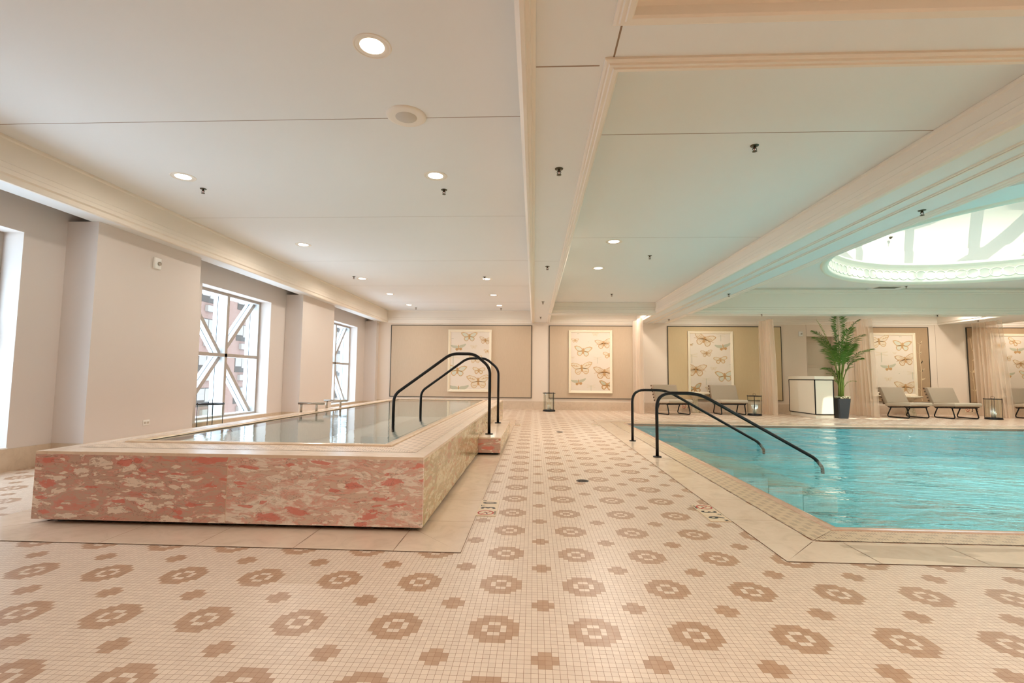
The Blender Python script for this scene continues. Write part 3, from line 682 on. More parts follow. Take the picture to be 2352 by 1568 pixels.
# sprinklers
def sprinkler(x, y, z, label, first=[None]):
    if first[0] is None:
        t = thing('fire_sprinkler', (x, y, z), label, 'sprinkler', 'ceiling fire sprinklers')
        m = MB(); m.lathe([(0.0, -0.004), (0.034, -0.004), (0.036, 0.0)], SPRM, seg=20); m.done('escutcheon', t)
        m = MB(); m.lathe([(0.010, 0.0), (0.010, -0.018), (0.014, -0.020), (0.014, -0.024)], SPRM, seg=10)
        for s_ in (-1, 1): m.tube([(0.013*s_, 0, -0.022), (0.016*s_, 0, -0.034), (0.009*s_, 0, -0.048), (0, 0, -0.052)], 0.0028, SPRM, 6)
        bd_ = m.done('body', t)
        m = MB(); m.tube([(0, 0, -0.022), (0, 0, -0.046)], 0.0025, RED, 6); m.done('heat_bulb', bd_)
        m = MB(); m.lathe([(0.0, -0.052), (0.020, -0.052), (0.020, -0.055), (0.0, -0.056)], SPRM, seg=12); m.done('deflector', bd_)
        first[0] = t; return t
    return dup(first[0], (x, y, z), label)
for x, y, z, lab in [(-3.85, 5.33, ZL, 'sprinkler beside the upper left downlight'), (-1.05, 5.42, ZL, 'sprinkler just behind the downlight past the speaker'),
    (-3.92, 10.25, ZL, 'sprinkler touching the left row downlight'), (-1.08, 10.30, ZL, 'sprinkler beside the right row downlight'), (-3.72, 15.0, ZL, 'farthest sprinkler of the left row'), (-1.05, 15.1, ZL, 'farthest sprinkler above the tub edge'),
    (1.91, 4.2, ZR, 'nearest sprinkler in the coffer right of the central beam'), (1.91, 8.06, ZR, 'middle sprinkler in the coffer right of the central beam'), (1.87, 11.8, ZR, 'farthest sprinkler in the coffer right of the central beam'),
    (0.20, 4.02, ZS, 'nearest sprinkler under the central beam'), (0.20, 7.66, ZS, 'second sprinkler under the central beam'), (0.195, 11.3, ZS, 'third sprinkler under the central beam'), (0.18, 14.2, ZS, 'farthest sprinkler under the central beam'),
    (4.01, 5.12, ZS, 'sprinkler under the wide beam nearest the dome'), (4.03, 10.2, ZS, 'sprinkler under the far part of the wide beam'), (4.0, 14.6, ZS, 'sprinkler under the wide beam near the far wall'),
    (6.15, 13.38, ZS, 'sprinkler under the cross beam left of the palm'), (10.75, 13.40, ZS, 'sprinkler under the cross beam right of the palm'), (12.75, 14.5, ZS, 'sprinkler under the beam by the rightmost curtain'), (9.35, 12.55, 3.40, 'sprinkler on the rib under the dome rim')]:
    sprinkler(x, y, z, lab)
sp = dup([o for o in bpy.data.objects if o.name == 'fire_sprinkler'][0], (8.9, OCY+3.78, 4.6), 'sprinkler on the white wall inside the dome'); sp.rotation_euler = (PI/2*-1, 0, 0)
# round ceiling speaker
t = thing('ceiling_speaker', (-1.07, 3.83, ZL), 'large round white ceiling speaker across the ceiling seam', 'speaker')
m = MB(); m.lathe([(0.0, -0.012), (0.135, -0.014), (0.155, -0.012), (0.165, -0.004), (0.166, 0.0)], TRIMM, seg=48); m.done('cover_plate', t)
m = MB(); m.lathe([(0.0, -0.016), (0.085, -0.016), (0.088, -0.013)], simple('perforated_speaker_mesh', S(212, 202, 188), 0.7, noise=0.2, nscale=300), seg=40); m.done('speaker_mesh', t)
# vent in the dome rib
t = thing('ceiling_vent', (9.0, 12.72, 3.401), 'flat grey air vent on the ceiling rib under the dome', 'vent')
m = MB(); m.box(-0.30, 0.30, -0.13, 0.13, -0.006, 0, TRIMM); m.done('frame', t)
m = MB()
for k in range(7): m.box(-0.27, 0.27, -0.11+k*0.034, -0.09+k*0.034, -0.010, -0.006, simple('vent_slat', S(120, 116, 104), 0.6) if k == 0 else bpy.data.materials['vent_slat'])
m.done('slats', t)
# smoke / access plate near far end of left ceiling
# ================================================================== WALL DEVICES
def strobe(name, loc, rot, label):
    t = thing(name, loc, label, 'alarm strobe'); t.rotation_euler = rot
    m = MB(); m.box(-0.06, 0.06, -0.03, 0, -0.075, 0.075, WHITE); hs_ = m.done('housing', t, bevel=0.008)
    m = MB(); m.lathe([(0.0, 0.0), (0.026, 0.0), (0.026, 0.012), (0.018, 0.022), (0.0, 0.026)], STEEL, seg=16); o = m.done('strobe_lens', hs_); o.rotation_euler = (PI/2, 0, 0); o.location = (0.02, -0.03, 0.0)
strobe('alarm_strobe', (XP, 6.21, 2.50), (0, 0, PI/2), 'white fire alarm strobe high on the pillar by the window')
strobe('alarm_strobe', (8.34, WY, 2.46), (0, 0, 0), 'square alarm strobe on the far wall left of the palm')
t = thing('wall_outlet', (XP, 6.21, 0.385), 'white double socket plate low on the pillar beside the tub', 'outlet'); t.rotation_euler = (0, 0, PI/2)
m = MB(); m.box(-0.055, 0.055, -0.006, 0, -0.035, 0.035, WHITE); m.done('cover_plate', t, bevel=0.003)
for s_ in (-1, 1):
    m = MB(); m.box(s_*0.025-0.016, s_*0.025+0.016, -0.010, -0.006, -0.013, 0.013, simple('socket_grey', S(200, 190, 176), 0.5) if s_ < 0 else bpy.data.materials['socket_grey']); m.done('socket', t)

# ================================================================== FABRIC WALL PANELS
def panel(x0, x1, label, fab, bamboo=False):
    z0, z1 = 0.362, 2.69; t = thing('wall_panel', ((x0+x1)/2, WY, z0), label, 'wall panel', 'fabric wall panels')
    w2 = (x1-x0)/2; H = z1-z0
    m = MB(); m.box(-w2+0.02, w2-0.02, -0.025, -0.001, 0.02, H-0.02, fab)
    if bamboo:
        rnd = random.Random(int(x0*10)); nst = int((x1-x0)/0.26)
        for i in range(nst):
            x = -w2+0.14+i*0.26+rnd.uniform(-.04, .04); z = 0.05; px = x
            while z < H-0.60:
                nz = z+rnd.uniform(.25, .38); nxx = x+rnd.uniform(-.03, .03)
                m.face([(px-.007, -.0270, z), (px+.007, -.0270, z), (nxx+.007, -.0270, nz), (nxx-.007, -.0270, nz)], BAMB)
                for q in range(3):
                    s_ = rnd.choice((-1, 1)); L = rnd.uniform(.09, .16); a = rnd.uniform(.5, 1.1)
                    ex, ez = nxx+s_*L*math.sin(a), nz+L*math.cos(a)
                    m.face([(nxx, -.0278, nz), ((nxx+ex)/2+.012, -.0278, (nz+ez)/2-.012), (ex, -.0278, ez), ((nxx+ex)/2-.012, -.0278, (nz+ez)/2+.012)], BAMB)
                px, z = nxx, nz
    m.done('fabric', t)
    m = MB()
    for b in ((-w2, -w2+.02, 0, H), (w2-.02, w2, 0, H), (-w2+.02, w2-.02, 0, .02), (-w2+.02, w2-.02, H-.02, H)): m.box(b[0], b[1], -.032, -.001, b[2], b[3], PFRAME)
    m.done('edge_frame', t)
panel(-4.66, -0.08, 'wide tan fabric panel on the far wall left of the central beam', FAB1)
panel(0.467, 3.20, 'tan fabric panel on the far wall right of the central beam', FAB1)
panel(4.213, 7.74, 'olive tan fabric panel behind the left pair of lounge chairs', FAB2)
panel(9.94, 12.19, 'brown bamboo patterned panel behind the right pair of chairs', FAB3, True)
panel(13.32, 15.9, 'brown bamboo patterned panel at the far right edge', FAB3, True)

# ================================================================== BUTTERFLY PRINTS
FORE = [(0, .04), (.10, .20), (.35, .33), (.72, .42), (1.0, .36), (.97, .24), (.80, .06), (.62, -.08), (.35, -.10), (.08, -.06)]
HIND = [(.02, -.02), (.35, -.06), (.60, -.12), (.66, -.26), (.58, -.42), (.42, -.52), (.24, -.50), (.10, -.36), (.04, -.18)]
FSLIM = [(0, .06), (.2, .18), (.6, .22), (.95, .30), (1.0, .20), (.8, .02), (.5, -.10), (.15, -.12)]
HSLIM = [(.05, -.10), (.40, -.12), (.44, -.26), (.32, -.38), (.18, -.38), (.08, -.28)]
FROUND = [(0, .05), (.15, .22), (.5, .34), (.85, .34), (1.0, .22), (.95, .05), (.7, -.08), (.3, -.10)]
def clip(poly, x0, x1, z0, z1):
    for ax, lim, sg in ((0, x0, 1), (0, x1, -1), (1, z0, 1), (1, z1, -1)):
        out = []
        for i in range(len(poly)):
            a, b = poly[i-1], poly[i]; ia, ib = (a[ax]-lim)*sg >= 0, (b[ax]-lim)*sg >= 0
            if ia != ib:
                t = (lim-a[ax])/(b[ax]-a[ax]); out.append((a[0]+(b[0]-a[0])*t, a[1]+(b[1]-a[1])*t))
            if ib: out.append(b)
        poly = out
        if len(poly) < 3: return []
    return poly
def print_art(x0, x1, z0, z1, label, crop, bugs):
    """crop = pixel box the bug list was read in; bugs = (x, y, width, kind, tilt)"""
    t = thing('framed_print', ((x0+x1)/2, WY-0.032, z0), label, 'picture', 'framed butterfly prints')
    w2, H = (x1-x0)/2, z1-z0; fw = 0.075
    m = MB(); lp = [(0, -0.001), (0, -0.045), (0.018, -0.048), (0.03, -0.034), (0.055, -0.034), (fw, -0.018), (fw, -0.010)]
    m.rings([[(-w2+o, y, o), (w2-o, y, o), (w2-o, y, H-o), (-w2+o, y, H-o)] for o, y in lp], AFRAME, smooth=False); m.done('picture_frame', t)
    m = MB(); ax0, ax1, az0, az1 = -w2+fw, w2-fw, fw, H-fw
    m.face([(ax0, -.010, az0), (ax1, -.010, az0), (ax1, -.010, az1), (ax0, -.010, az1)], PAPER)
    kx = (ax1-ax0)/(crop[2]-crop[0]); kz = (az1-az0)/(crop[3]-crop[1]); lay = [-0.0106]
    def poly(pts, mat, dy):
        c = clip(pts, ax0, ax1, az0, az1)
        if c: m.face([(p[0], dy, p[1]) for p in c], mat)
    for bx, by, bw, kind, tilt in bugs:
        cx = ax0+(bx-crop[0])*kx; cz = az1-(by-crop[1])*kz; s_ = bw*kx/2; ca, sa = math.cos(-tilt), math.sin(-tilt)
        def tr(p, mir): x, z = p[0]*mir*s_, p[1]*s_*1.2; return (cx+x*ca-z*sa, cz+x*sa+z*ca)
        def wing(shape, outer, inner, k=.76):
            gx = sum(p[0] for p in shape)/len(shape); gz = sum(p[1] for p in shape)/len(shape)
            for mir in (1, -1):
                poly([tr(p, mir) for p in shape], outer, -.0112)
                if inner: poly([tr((gx+(p[0]-gx)*k, gz+(p[1]-gz)*k), mir) for p in shape], inner, -.0118)
        def line(a, b, wd, mat, dy=-.0124):
            dx, dz = b[0]-a[0], b[1]-a[1]; L = math.hypot(dx, dz) or 1; nx_, nz_ = -dz/L*wd, dx/L*wd
            for mir in ((1, -1) if abs(a[0]-b[0]) > .01 else (1,)): poly([tr(p, mir) for p in ((a[0]+nx_, a[1]+nz_), (b[0]+nx_, b[1]+nz_), (b[0]-nx_, b[1]-nz_), (a[0]-nx_, a[1]-nz_))], mat, dy)
        if kind == 'm': wing(FORE, BT, BG_, .72); wing(HIND, BT, BG_, .72)
        elif kind == 'o': wing(FORE, BTd, BGr, .7); wing(HIND, BTd, BP, .6)
        elif kind == 'k':
            wing(FORE, BTd, BP, .84); wing(HIND, BTd, BP, .80)
            for k_ in range(5): line((.05, 0), (.45+.12*k_, .30-.10*k_), .012, BTd)
            for k_ in range(3): line((.05, -.1), (.25+.12*k_, -.42+.1*k_), .012, BTd)
        elif kind == 'p':
            wing(FORE, BT, BP, .84); wing(HIND, BT, BP, .80); line((.3, .1), (.9, .22), .02, BT); line((.2, -.3), (.5, -.35), .02, BT); line((.45, .2), (.5, .12), .03, BT); line((.65, .26), (.7, .2), .03, BT)
        elif kind == 'g': wing(FSLIM, BGr, None); wing(HSLIM, BTd, None)
        elif kind == 'b': wing(FROUND, BT, BP, .75); wing(HIND, BT, BP, .6)
        elif kind == 's': wing(FROUND, BP, None); wing(HIND, BP, None)
        elif kind == 'd':
            for a in (.12, -.12): line((0, .1+a*.6), (1.0, .12+a*2.0), .07, BP, -.0116)
            line((0, .25), (0, -1.0), .05, BGr)
        elif kind == 'e': wing(HSLIM, BGr, None)
        if kind in 'mokpgbs': line((0, .22), (0, -.32), .05 if kind != 's' else .03, BTd if kind != 's' else BT, -.0130)
    m.done('print', t, recalc=False)
AH = [(0.544, 2.54)]
print_art(-2.774, -1.374, .544, 2.54, 'butterfly print in an ivory frame seen through the tall tub handrails', (325, 150, 1075, 1305),
 [(685, 235, 320, 'm', 0), (360, 270, 90, 'e', 0), (1000, 310, 240, 'k', .1), (480, 455, 300, 'g', -.1), (775, 445, 140, 's', 0), (1040, 530, 140, 'b', 0), (380, 660, 260, 'd', 0), (810, 690, 260, 'p', 0), (465, 920, 370, 'm', .05), (880, 915, 250, 'b', .05), (870, 1130, 450, 'p', -.05), (490, 1290, 400, 'g', 0), (320, 1090, 60, 'e', 0)])
print_art(1.095, 2.47, .544, 2.54, 'butterfly print in an ivory frame on the panel right of the central beam', (200, 175, 1015, 1405),
 [(350, 185, 100, 'e', 0), (710, 205, 150, 's', 0), (285, 335, 160, 'b', 0), (565, 365, 60, 'e', 0), (885, 400, 360, 'k', -.12), (455, 560, 385, 'm', .08), (1000, 640, 260, 'b', 0), (235, 705, 80, 's', 0), (757, 730, 170, 'd', 0), (425, 920, 460, 'p', -.08), (900, 1010, 460, 'k', 0), (360, 1215, 320, 'g', -.12), (620, 1320, 180, 'd', 0), (955, 1280, 340, 'o', .1)])
print_art(4.837, 6.233, .544, 2.525, 'butterfly print in an ivory frame above the left pair of lounge chairs', (222, 195, 1055, 1440),
 [(520, 310, 460, 'k', .25), (862, 250, 180, 'd', 0), (240, 430, 100, 'o', 0), (905, 470, 340, 'g', -.15), (560, 610, 250, 'k', -.1), (255, 680, 240, 'd', 0), (845, 745, 290, 'b', -.08), (335, 960, 450, 'k', .05), (700, 935, 150, 's', 0), (1040, 840, 60, 'e', 0), (925, 1090, 400, 'm', -.05), (545, 1180, 180, 'd', 0), (300, 1370, 340, 'o', -.3), (620, 1380, 200, 'p', 0)])
print_art(10.40, 11.76, .551, 2.50, 'butterfly print in an ivory frame above the right pair of lounge chairs', (60, 230, 855, 1500),
 [(200, 350, 420, 'p', -.1), (625, 240, 110, 'e', 0), (655, 440, 380, 'm', .05), (235, 650, 260, 'd', 0), (500, 615, 90, 's', 0), (700, 750, 400, 'k', -.15), (365, 920, 310, 'g', -.12), (570, 1050, 60, 'e', 0), (830, 1060, 200, 'd', 0), (350, 1180, 160, 's', 0), (680, 1350, 440, 'k', 0)])
print_art(13.98, 15.36, .551, 2.49, 'butterfly print partly veiled by the rightmost sheer curtain', (430, 230, 1230, 1500),
 [(560, 420, 250, 'b', 0), (850, 340, 260, 'b', .4), (560, 560, 120, 'e', 0), (700, 700, 200, 'p', 0), (900, 530, 300, 'g', 0), (950, 820, 300, 'k', 0), (700, 1060, 260, 'g', 0), (1050, 1050, 300, 'm', 0), (580, 950, 200, 's', 0)])

# ================================================================== SHEER CURTAINS
def curtain(x, y0, y1, label, flare, seed, dx=0.0):
    rnd = random.Random(seed); n = 90; m = MB(); zs = [ZS-0.01 if True else 0, 2.3, 1.6, 0.9, 0.4, 0.012]; loops = []
    ph = rnd.uniform(0, 6)
    for z in zs:
        k = 1-z/ZS; lp = []
        for i in range(n+1):
            u_ = i/n; a = u_*2*PI*8+ph+0.6*math.sin(5*u_)
            amp = 0.045+0.02*k
            lp.append((x+dx*k+amp*math.sin(a)+0.02*math.sin(u_*9+z), y0-flare*k*(1-u_) + (y1-y0)*u_ + 0.02*math.sin(a*0.5+z), z))
        loops.append(lp)
    m.rings(loops, SHEER, closed=False)
    return tag(m.done('sheer_curtain', recalc=False), label, 'curtain', 'sheer cabana curtains')
curtain(3.10, 14.25, 15.15, 'leftmost sheer curtain, narrow, hanging left of the lounge chairs', 0.04, 1)
curtain(6.86, 14.30, 15.05, 'sheer pleated curtain between the mid lantern and the white counter', 0.07, 2)
curtain(9.50, 14.15, 15.15, 'sheer pleated curtain right behind the potted palm', 0.16, 3)
curtain(13.30, 14.45, 15.30, 'rightmost wide sheer curtain with a lantern in front', 0.22, 4)

# ================================================================== LANTERNS
def lantern(x, y, label, rz=0, first=[None]):
    if first[0] is None:
        t = thing('candle_lantern', (x, y, 0), label, 'lantern', 'black rimmed glass lanterns', rz); r = 0.19; H = 0.56
        m = MB(); m.lathe([(0, 0), (r-.01, 0), (r, .008), (r, .028), (r-.012, .036), (r-.012, .05), (0, .05)], BLKM, seg=40); m.done('base', t)
        m = MB(); m.rings([[((r-.022+.0025*(k % 2))*math.cos(2*PI*k/120), (r-.022+.0025*(k % 2))*math.sin(2*PI*k/120), z) for k in range(120)] for z in (.051, H-.02)], LGLASS); m.done('ribbed_glass', t)
        for k in range(4):
            a = PI/4+k*PI/2; m = MB(); m.tube([((r-.010)*math.cos(a), (r-.010)*math.sin(a), .03), ((r-.010)*math.cos(a), (r-.010)*math.sin(a), H-.01)], .005, BLKM, 8); m.done('rod', t)
        m = MB(); m.lathe([(r-.05, H-.019), (r+.004, H-.019), (r+.006, H-.01), (r+.004, H), (r-.05, H), (r-.05, H-.019)], BLKM, seg=40)
        for k in range(4):
            a = PI/4+k*PI/2; m.lathe([(0.006, H), (0.006, H+.012), (0, H+.014)], BLKM, c=((r-.010)*math.cos(a), (r-.010)*math.sin(a)), seg=8)
        m.box(-.006, .006, -r+.04, r-.04, H-.012, H-.004, BLKM); tr_ = m.done('top_ring', t)
        m = MB(); m.tube(arc_path([(0, -.045, H-.006), (0, -.045, H+.055), (0, .045, H+.055), (0, .045, H-.006)], .012), .004, BLKM, 8); m.done('handle', tr_)
        m = MB(); m.lathe([(0, .05), (.05, .05), (.05, .19), (.045, .2), (0, .195)], simple('wax_candle', S(226, 222, 206), .6), seg=24); m.done('candle', t)
        first[0] = t; return t
    return dup(first[0], (x, y, 0), label, rz)
lantern(-5.18, 7.62, 'glass lantern on the floor of the window recess behind the tub')
lantern(0.46, 14.95, 'lone glass lantern by the far wall under the central beam')
lantern(6.30, 14.3, 'glass lantern between the lounge chair and the sheer curtain', 0.4)
lantern(12.52, 13.95, 'glass lantern in front of the rightmost curtain', 0.2)

# ================================================================== LOUNGE CHAIRS
def chair(x, y, rz, label, first=[None]):
    """faces -y; origin at the floor under the middle of the front edge"""
    if first[0] is not None: return dup(first[0], (x, y, 0), label, rz)
    t = thing('lounge_chair', (x, y, 0), label, 'lounge chair', 'armless cushioned lounge chairs', rz); W = 0.39
    for s_ in (-1, 1):
        m = MB(); xx = s_*(W-0.05)
        m.tube(arc_path([(xx, .10, .30), (xx, .02, .016), (xx, .66, .016), (xx, .52, .30)], [.07, .09]), .015, BLKM, 10); m.done('sled_leg', t)
    m = MB(); m.box(-W+.02, W-.02, .08, .11, .285, .31, BLKM); m.box(-W+.02, W-.02, .53, .56, .27, .295, BLKM)
    for s_ in (-1, 1): m.tube([(s_*(W-.05), .02, .325), (s_*(W-.05), .60, .285), (s_*(W-.05), .68, .36), (s_*(W-.05), .86, .80)], .013, BLKM, 8)
    m.done('frame', t)
    for k in range(6):
        m = MB(); z = .36+k*.085; yb = .70+(z-.36)*.41; m.box(-W-.01, W+.01, yb, yb+.022, z, z+.05, SLATM); m.done('back_slat', t, bevel=.004)
    for k in range(5):
        m = MB(); yb = .03+k*.12; m.box(-W-.005, W+.005, yb, yb+.07, .318-.03*k/5, .334-.03*k/5, SLATM); m.done('seat_slat', t, bevel=.004)
    def pad(pts, x0, x1, mat, nm):
        m = MB(); n = 8
        L = [[(x0+(x1-x0)*i/n, p[0], p[1]) for p in pts] for i in range(n+1)]; m.rings(L, mat, cap=True); o = m.done(nm, t, bevel=.022)
    pad([(-.04, .345), (-.055, .40), (-.03, .435), (.25, .43), (.56, .40), (.66, .395), (.68, .33), (.6, .305), (.3, .325)], -W, W, CUSHL, 'seat_cushion')
    pad([(.60, .36), (.585, .42), (.76, .83), (.79, .845), (.86, .835), (.87, .81), (.69, .40), (.66, .35)], -W+.002, W-.002, CUSH, 'back_cushion')
    first[0] = t; return t
chair(4.12, 14.02, 0.30, 'lounge chair at the far left of the row, behind the pool handrails')
chair(5.72, 14.28, 0.02, 'lounge chair just left of the mid lantern')
chair(10.50, 13.82, 0.28, 'lounge chair directly right of the curtain by the palm')
chair(11.72, 13.80, 0.10, 'lounge chair left of the rightmost lantern')
chair(14.15, 14.05, 0.10, 'lounge chair cut off by the right edge of the photo')
def side_table(x, y, s, label):
    t = thing('side_table', (x, y, 0), label, 'side table', 'marble mushroom side tables')
    m = MB(); m.lathe([(0, .0), (.15*s, 0), (.155*s, .02), (.11*s, .22), (.085*s, .36), (.10*s, .45), (.14*s, .515)], TABM, seg=32); m.done('pedestal', t)
    m = MB(); m.lathe([(0, .515), (.24*s, .515), (.33*s, .53), (.345*s, .55), (.34*s, .575), (.0, .58)], TABM, seg=40); m.done('tabletop', t)
side_table(4.90, 15.12, 0.85, 'round marble side table between the left pair of chairs'); side_table(11.18, 15.08, 0.9, 'round marble side table between the right pair of chairs')
side_table(13.72, 15.15, 0.8, 'round marble side table seen dimly through the rightmost curtain')

# ================================================================== COUNTER
t = thing('service_counter', (7.75, 13.42, 0), 'white service counter with black edge trim beside the palm', 'counter')
W2, DC = 0.25, 1.33; CW = simple('white_counter_panel', S(234, 226, 208), .35)
m = MB(); m.box(-W2+.02, W2-.02, .02, DC-.02, 0, .11, CW); m.done('plinth', t)
m = MB(); m.box(-W2+.008, W2-.008, .008, DC-.008, .10, 1.04, CW); m.done('cabinet_body', t)
m = MB(); e = .022
for z in (.10, 1.04-e): m.box(-W2, W2, 0, e, z, z+e, BLKM); m.box(-W2, W2, DC-e, DC, z, z+e, BLKM); m.box(-W2, -W2+e, 0, DC, z, z+e, BLKM); m.box(W2-e, W2, 0, DC, z, z+e, BLKM)
for xx in (-W2, W2-e):
    for yy in (0, DC-e): m.box(xx, xx+e, yy, yy+e, .10, 1.04, BLKM)
m.done('edge_trim', t)
m = MB(); m.box(-W2-.005, W2+.005, -.005, DC+.005, 1.042, 1.13, CW); m.done('countertop', t, bevel=.004)

# ================================================================== POTTED PALM
t = thing('potted_palm', (8.29, 13.62, 0), 'tall feathery green palm in a tapered charcoal planter', 'potted plant')
m = MB()
def sqr(h, z, r=.03): return [(x, y, z) for x, y in ((-h, -h+r), (-h+r, -h), (h-r, -h), (h, -h+r), (h, h-r), (h-r, h), (-h+r, h), (-h, h-r))]
m.rings([sqr(.125, 0), sqr(.175, .535), sqr(.16, .535), sqr(.155, .50)], POT, smooth=False, cap=True); m.done('planter', t)
m = MB(); rnd = random.Random(3)
for k in range(110):
    a, r_ = rnd.uniform(0, 2*PI), .17*math.sqrt(rnd.random()); cx, cy = max(-.165, min(.165, r_*1.2*math.cos(a))), max(-.165, min(.165, r_*1.2*math.sin(a)))
    s_ = rnd.uniform(.018, .032); z = .535+rnd.uniform(0, .05)
    m.lathe([(0, z-s_*.7), (s_*.8, z-s_*.3), (s_, z), (s_*.7, z+s_*.5), (0, z+s_*.7)], MOSS, c=(cx, cy), seg=7)
tag(m.done('moss_topping', t), kind='stuff')
m = MB()
for k in range(9):
    a = k*0.7; b0 = (.05*math.cos(a), .05*math.sin(a), .52); b1 = (.06*math.cos(a)+.02, .06*math.sin(a), 1.1+.06*(k % 4)); 
    m.tube([b0, ((b0[0]+b1[0])/2+.01, (b0[1]+b1[1])/2, .85), b1], [.02, .017, .013], STEMM, 8)
m.done('stems', t)
def frond(p0, p1, p2, L, wid, mat, seed, droop=.25, nleaf=26, start=.22):
    """arching midrib p0>p1>p2 (quadratic) with paired leaflets"""
    rnd = random.Random(seed); p0, p1, p2 = Vector(p0), Vector(p1), Vector(p2); m = MB()
    def B(u): return (1-u)**2*p0+2*u*(1-u)*p1+u*u*p2
    m.tube([B(i/10) for i in range(11)], [.009*(1-.85*i/10)+.001 for i in range(11)], STEMM, 5)
    for i in range(nleaf):
        u_ = start+(1-start)*(i+.5)/nleaf; c = B(u_); tn = (B(min(1, u_+.02))-B(max(0, u_-.02))).normalized()
        sd = tn.cross(Vector((0, 0, 1))); sd = sd.normalized() if sd.length > .05 else Vector((1, 0, 0)); up = sd.cross(tn).normalized()
        ll = L*(math.sin(PI*min(1, (u_-start)/(1-start)*.80+.17)))**.7
        for s_ in (1, -1):
            d = (sd*s_*rnd.uniform(.75, .95)+tn*rnd.uniform(.65, .85)+up*rnd.uniform(.0, .3)).normalized()
            e = c+d*ll*rnd.uniform(.85, 1.1)+Vector((0, 0, -droop*ll)); mid = (c+e)/2+up*ll*.07; q = tn.cross(d).cross(d).normalized()*wid
            m.face([c, mid+q, e, mid-q], mat)
    return m.done('frond', t, recalc=False)
tips = [  # (tip x, tip z, y offset, start z, kind)
 (-.66, 2.66, -.15, 1.2, 'y'), (.0, 2.86, .0, 1.35, 'g'), (-.10, 2.50, .1, 1.25, 'g'), (.44, 2.66, -.2, 1.2, 'g'), (.70, 2.28, .05, 1.15, 'g'), (.80, 1.88, -.15, 1.1, 'g'), (.58, 1.98, .25, 1.1, 'g'),
 (-.62, 2.20, .05, 1.2, 'g'), (-.50, 1.86, -.25, 1.1, 'g'), (-.58, 2.40, .2, 1.2, 'g'), (-.36, 1.36, .1, .95, 'g'), (.16, 2.42, -.35, 1.2, 'g'), (.10, 1.98, -.5, 1.15, 'g'),
 (-.24, 1.95, -.42, 1.1, 'g'), (.34, 2.10, .35, 1.1, 'g'), (-.30, 2.12, .35, 1.1, 'g'), (-.28, 1.02, -.1, .85, 's'), (.36, 1.0, -.1, .8, 's'), (.32, 1.38, -.1, .95, 's'), (-.32, 1.2, .05, .9, 's'), (.42, 1.62, -.3, 1.0, 'g')]
for i, (tx, tz_, ty, z0, kd) in enumerate(tips):
    p0 = (tx*.08, ty*.08, z0-.15); p1 = (tx*.28, ty*.4, z0+(tz_-z0)*.80+.1)
    if kd == 'y': frond(p0, (tx*.35, ty*.4, z0+(tz_-z0)*.6), (tx, ty, tz_), .06, .008, LEAFY, i, .1, 16, .55)
    elif kd == 's': frond(p0, p1, (tx, ty, tz_), .12, .007, LEAF, i, .2, 12, .45)
    else: frond(p0, p1, (tx, ty, tz_), .34, .0125, LEAF, i, .40, 40, .30)

# ================================================================== FLOOR DRAINS AND DEPTH MARKERS
DRM = simple('dark_drain_metal', S(60, 54, 48), .4, .7)
for yy, lab in ((4.96, 'round dark floor drain in the middle of the walkway'), (9.30, 'round dark floor drain farther along the walkway')):
    t = thing('floor_drain', (0.487, yy, 0), lab, 'floor drain', 'walkway floor drains')
    m = MB(); m.lathe([(.062, .0005), (.062, .003), (.052, .003), (.052, .0005)], DRM, seg=32); m.done('rim', t)
    m = MB(); m.lathe([(0, .0012), (.052, .0012)], BLACK, seg=24)
    for k in range(7):
        yk = -.042+k*.014; hw = math.sqrt(max(0, .05**2-yk*yk)); m.box(-hw, hw, yk-.003, yk+.003, .0013, .0026, DRM)
    m.done('grating', t)
def marker(loc, Rm, digits, label, size=.152):
    """three square tiles in a row along local +x: no diving symbol, feet, inches; local y is up"""
    t = thing('depth_marker', loc, label, 'depth marker', 'pool depth markers'); t.rotation_euler = Rm
    for k in range(3):
        m = MB(); x0 = k*size; m.box(x0+.001, x0+size-.001, 0.001, size-.001, 0, .005, SIGNT)
        T0 = Matrix.Translation((x0+size*.5, size*.5, .0056)); cxs, cys = x0+size*.5, size*.55
        if k == 0:
            n = 32
            m.rings([[(cxs+r*math.cos(2*PI*i/n), cys+r*math.sin(2*PI*i/n), .0056) for i in range(n)] for r in (.050, .062)], RED, smooth=False)
            m.face([(cxs-.042, cys+.034, .0058), (cxs-.036, cys+.040, .0058), (cxs+.042, cys-.034, .0058), (cxs+.036, cys-.040, .0058)], RED)
            m.face([(cxs-.035, cys-.012, .0057), (cxs+.005, cys+.004, .0057), (cxs+.010, cys-.004, .0057), (cxs-.030, cys-.020, .0057)], INK)
            m.face([(cxs+.012, cys+.012, .0057), (cxs+.024, cys+.012, .0057), (cxs+.024, cys+.0, .0057), (cxs+.012, cys+.0, .0057)], INK)
            m.face([(cxs+.006, cys-.002, .0057), (cxs+.030, cys-.028, .0057), (cxs+.026, cys-.034, .0057), (cxs, cys-.008, .0057)], INK)
            text_faces(m, 'NO DIVING', Matrix.Translation((cxs, size*.09, .0056)), INK, .8, .022)
        else:
            text_faces(m, digits[k-1], Matrix.Translation((cxs-.018, size*.46, .0056)), INK, .78, .155)
            text_faces(m, ('FT', 'IN')[k-1], Matrix.Translation((cxs+.048, size*.80, .0056)), INK, .8, .042)
        m.done('marker_tile', t)
    return t
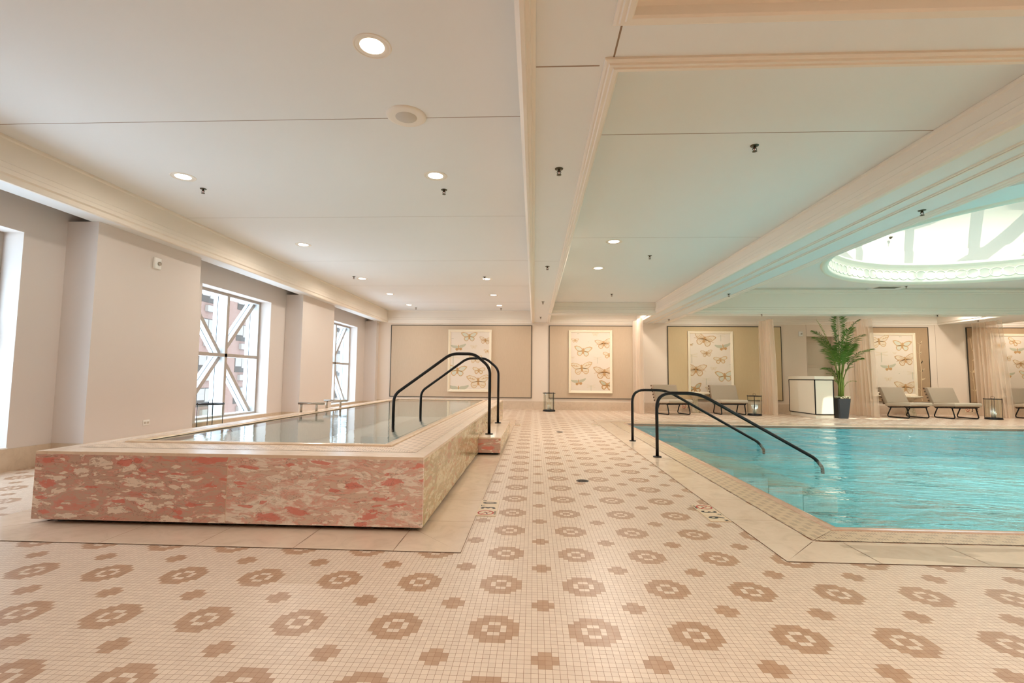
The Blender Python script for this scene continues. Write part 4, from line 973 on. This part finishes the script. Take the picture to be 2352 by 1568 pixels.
# floor markers: reading along +y with "up" = -x ; and reading along -y with "up" = +x
marker((-0.275, 3.655, .0005), (0, 0, PI/2), '30', 'depth marker 3 FT 0 IN on the floor beside the raised tub')
marker((1.275, 4.10, .0005), (0, 0, -PI/2), '36', 'depth marker 3 FT 6 IN on the floor beside the pool border')
marker((-0.275, 10.3, .0005), (0, 0, PI/2), '30', 'small distant depth marker on the floor past the marble step')
marker((1.275, 11.1, .0005), (0, 0, -PI/2), '36', 'small distant depth marker on the floor at the far pool corner')
marker((4.62, WY-.0145, .085), (PI/2, 0, 0), '36', 'depth marker on the far baseboard behind the left chairs')
marker((13.16, WY-.0145, .085), (PI/2, 0, 0), '36', 'depth marker 3 FT 6 IN on the far baseboard by the rightmost chair')

# ================================================================== OUTSIDE
def building(name, x, y0, y1, z0, z1, mat, cols, rows, ww, wh, label, ac):
    t = thing(name, (x, (y0+y1)/2, z0), label, 'building'); yc = (y0+y1)/2
    m = MB(); m.box(-12, 0, y0-yc, y1-yc, 0, z1-z0, mat); m.done('facade', t)
    n = 0
    for yy in cols:
        for zz in rows:
            if n >= 96: break
            m = MB(); m.box(0, .04, yy-yc, yy-yc+ww, zz-z0, zz-z0+wh, BWIN)
            m.box(.04, .06, yy-yc+.05, yy-yc+ww/2-.04, zz-z0+wh*.35, zz-z0+wh-.05, BSASH); m.box(.04, .06, yy-yc+ww/2+.04, yy-yc+ww-.05, zz-z0+wh*.25, zz-z0+wh-.05, BSASH)
            m.done('window', t); n += 1
            if ac and n < 90:
                m = MB(); m.box(0, .25, yy-yc+.5, yy-yc+ww-.5, zz-z0-.75, zz-z0-.25, BSASH); m.done('air_conditioner', t)
building('brick_apartment_building', -27, 20, 49.5, -12, 22, BRICK, [37.9, 42.7, 47.2], [1.25+2.85*k for k in range(-4, 6)], 1.9, 1.5, 'pink brick apartment building with air conditioners seen through the middle window', True)
building('pale_office_building', -27, 54, 110, -12, 26, PALE, [55.5+3.2*k for k in range(8)], [1.0+3.0*k for k in range(-3, 6)], 1.3, 1.7, 'pale building with rows of windows seen through the farthest window', False)
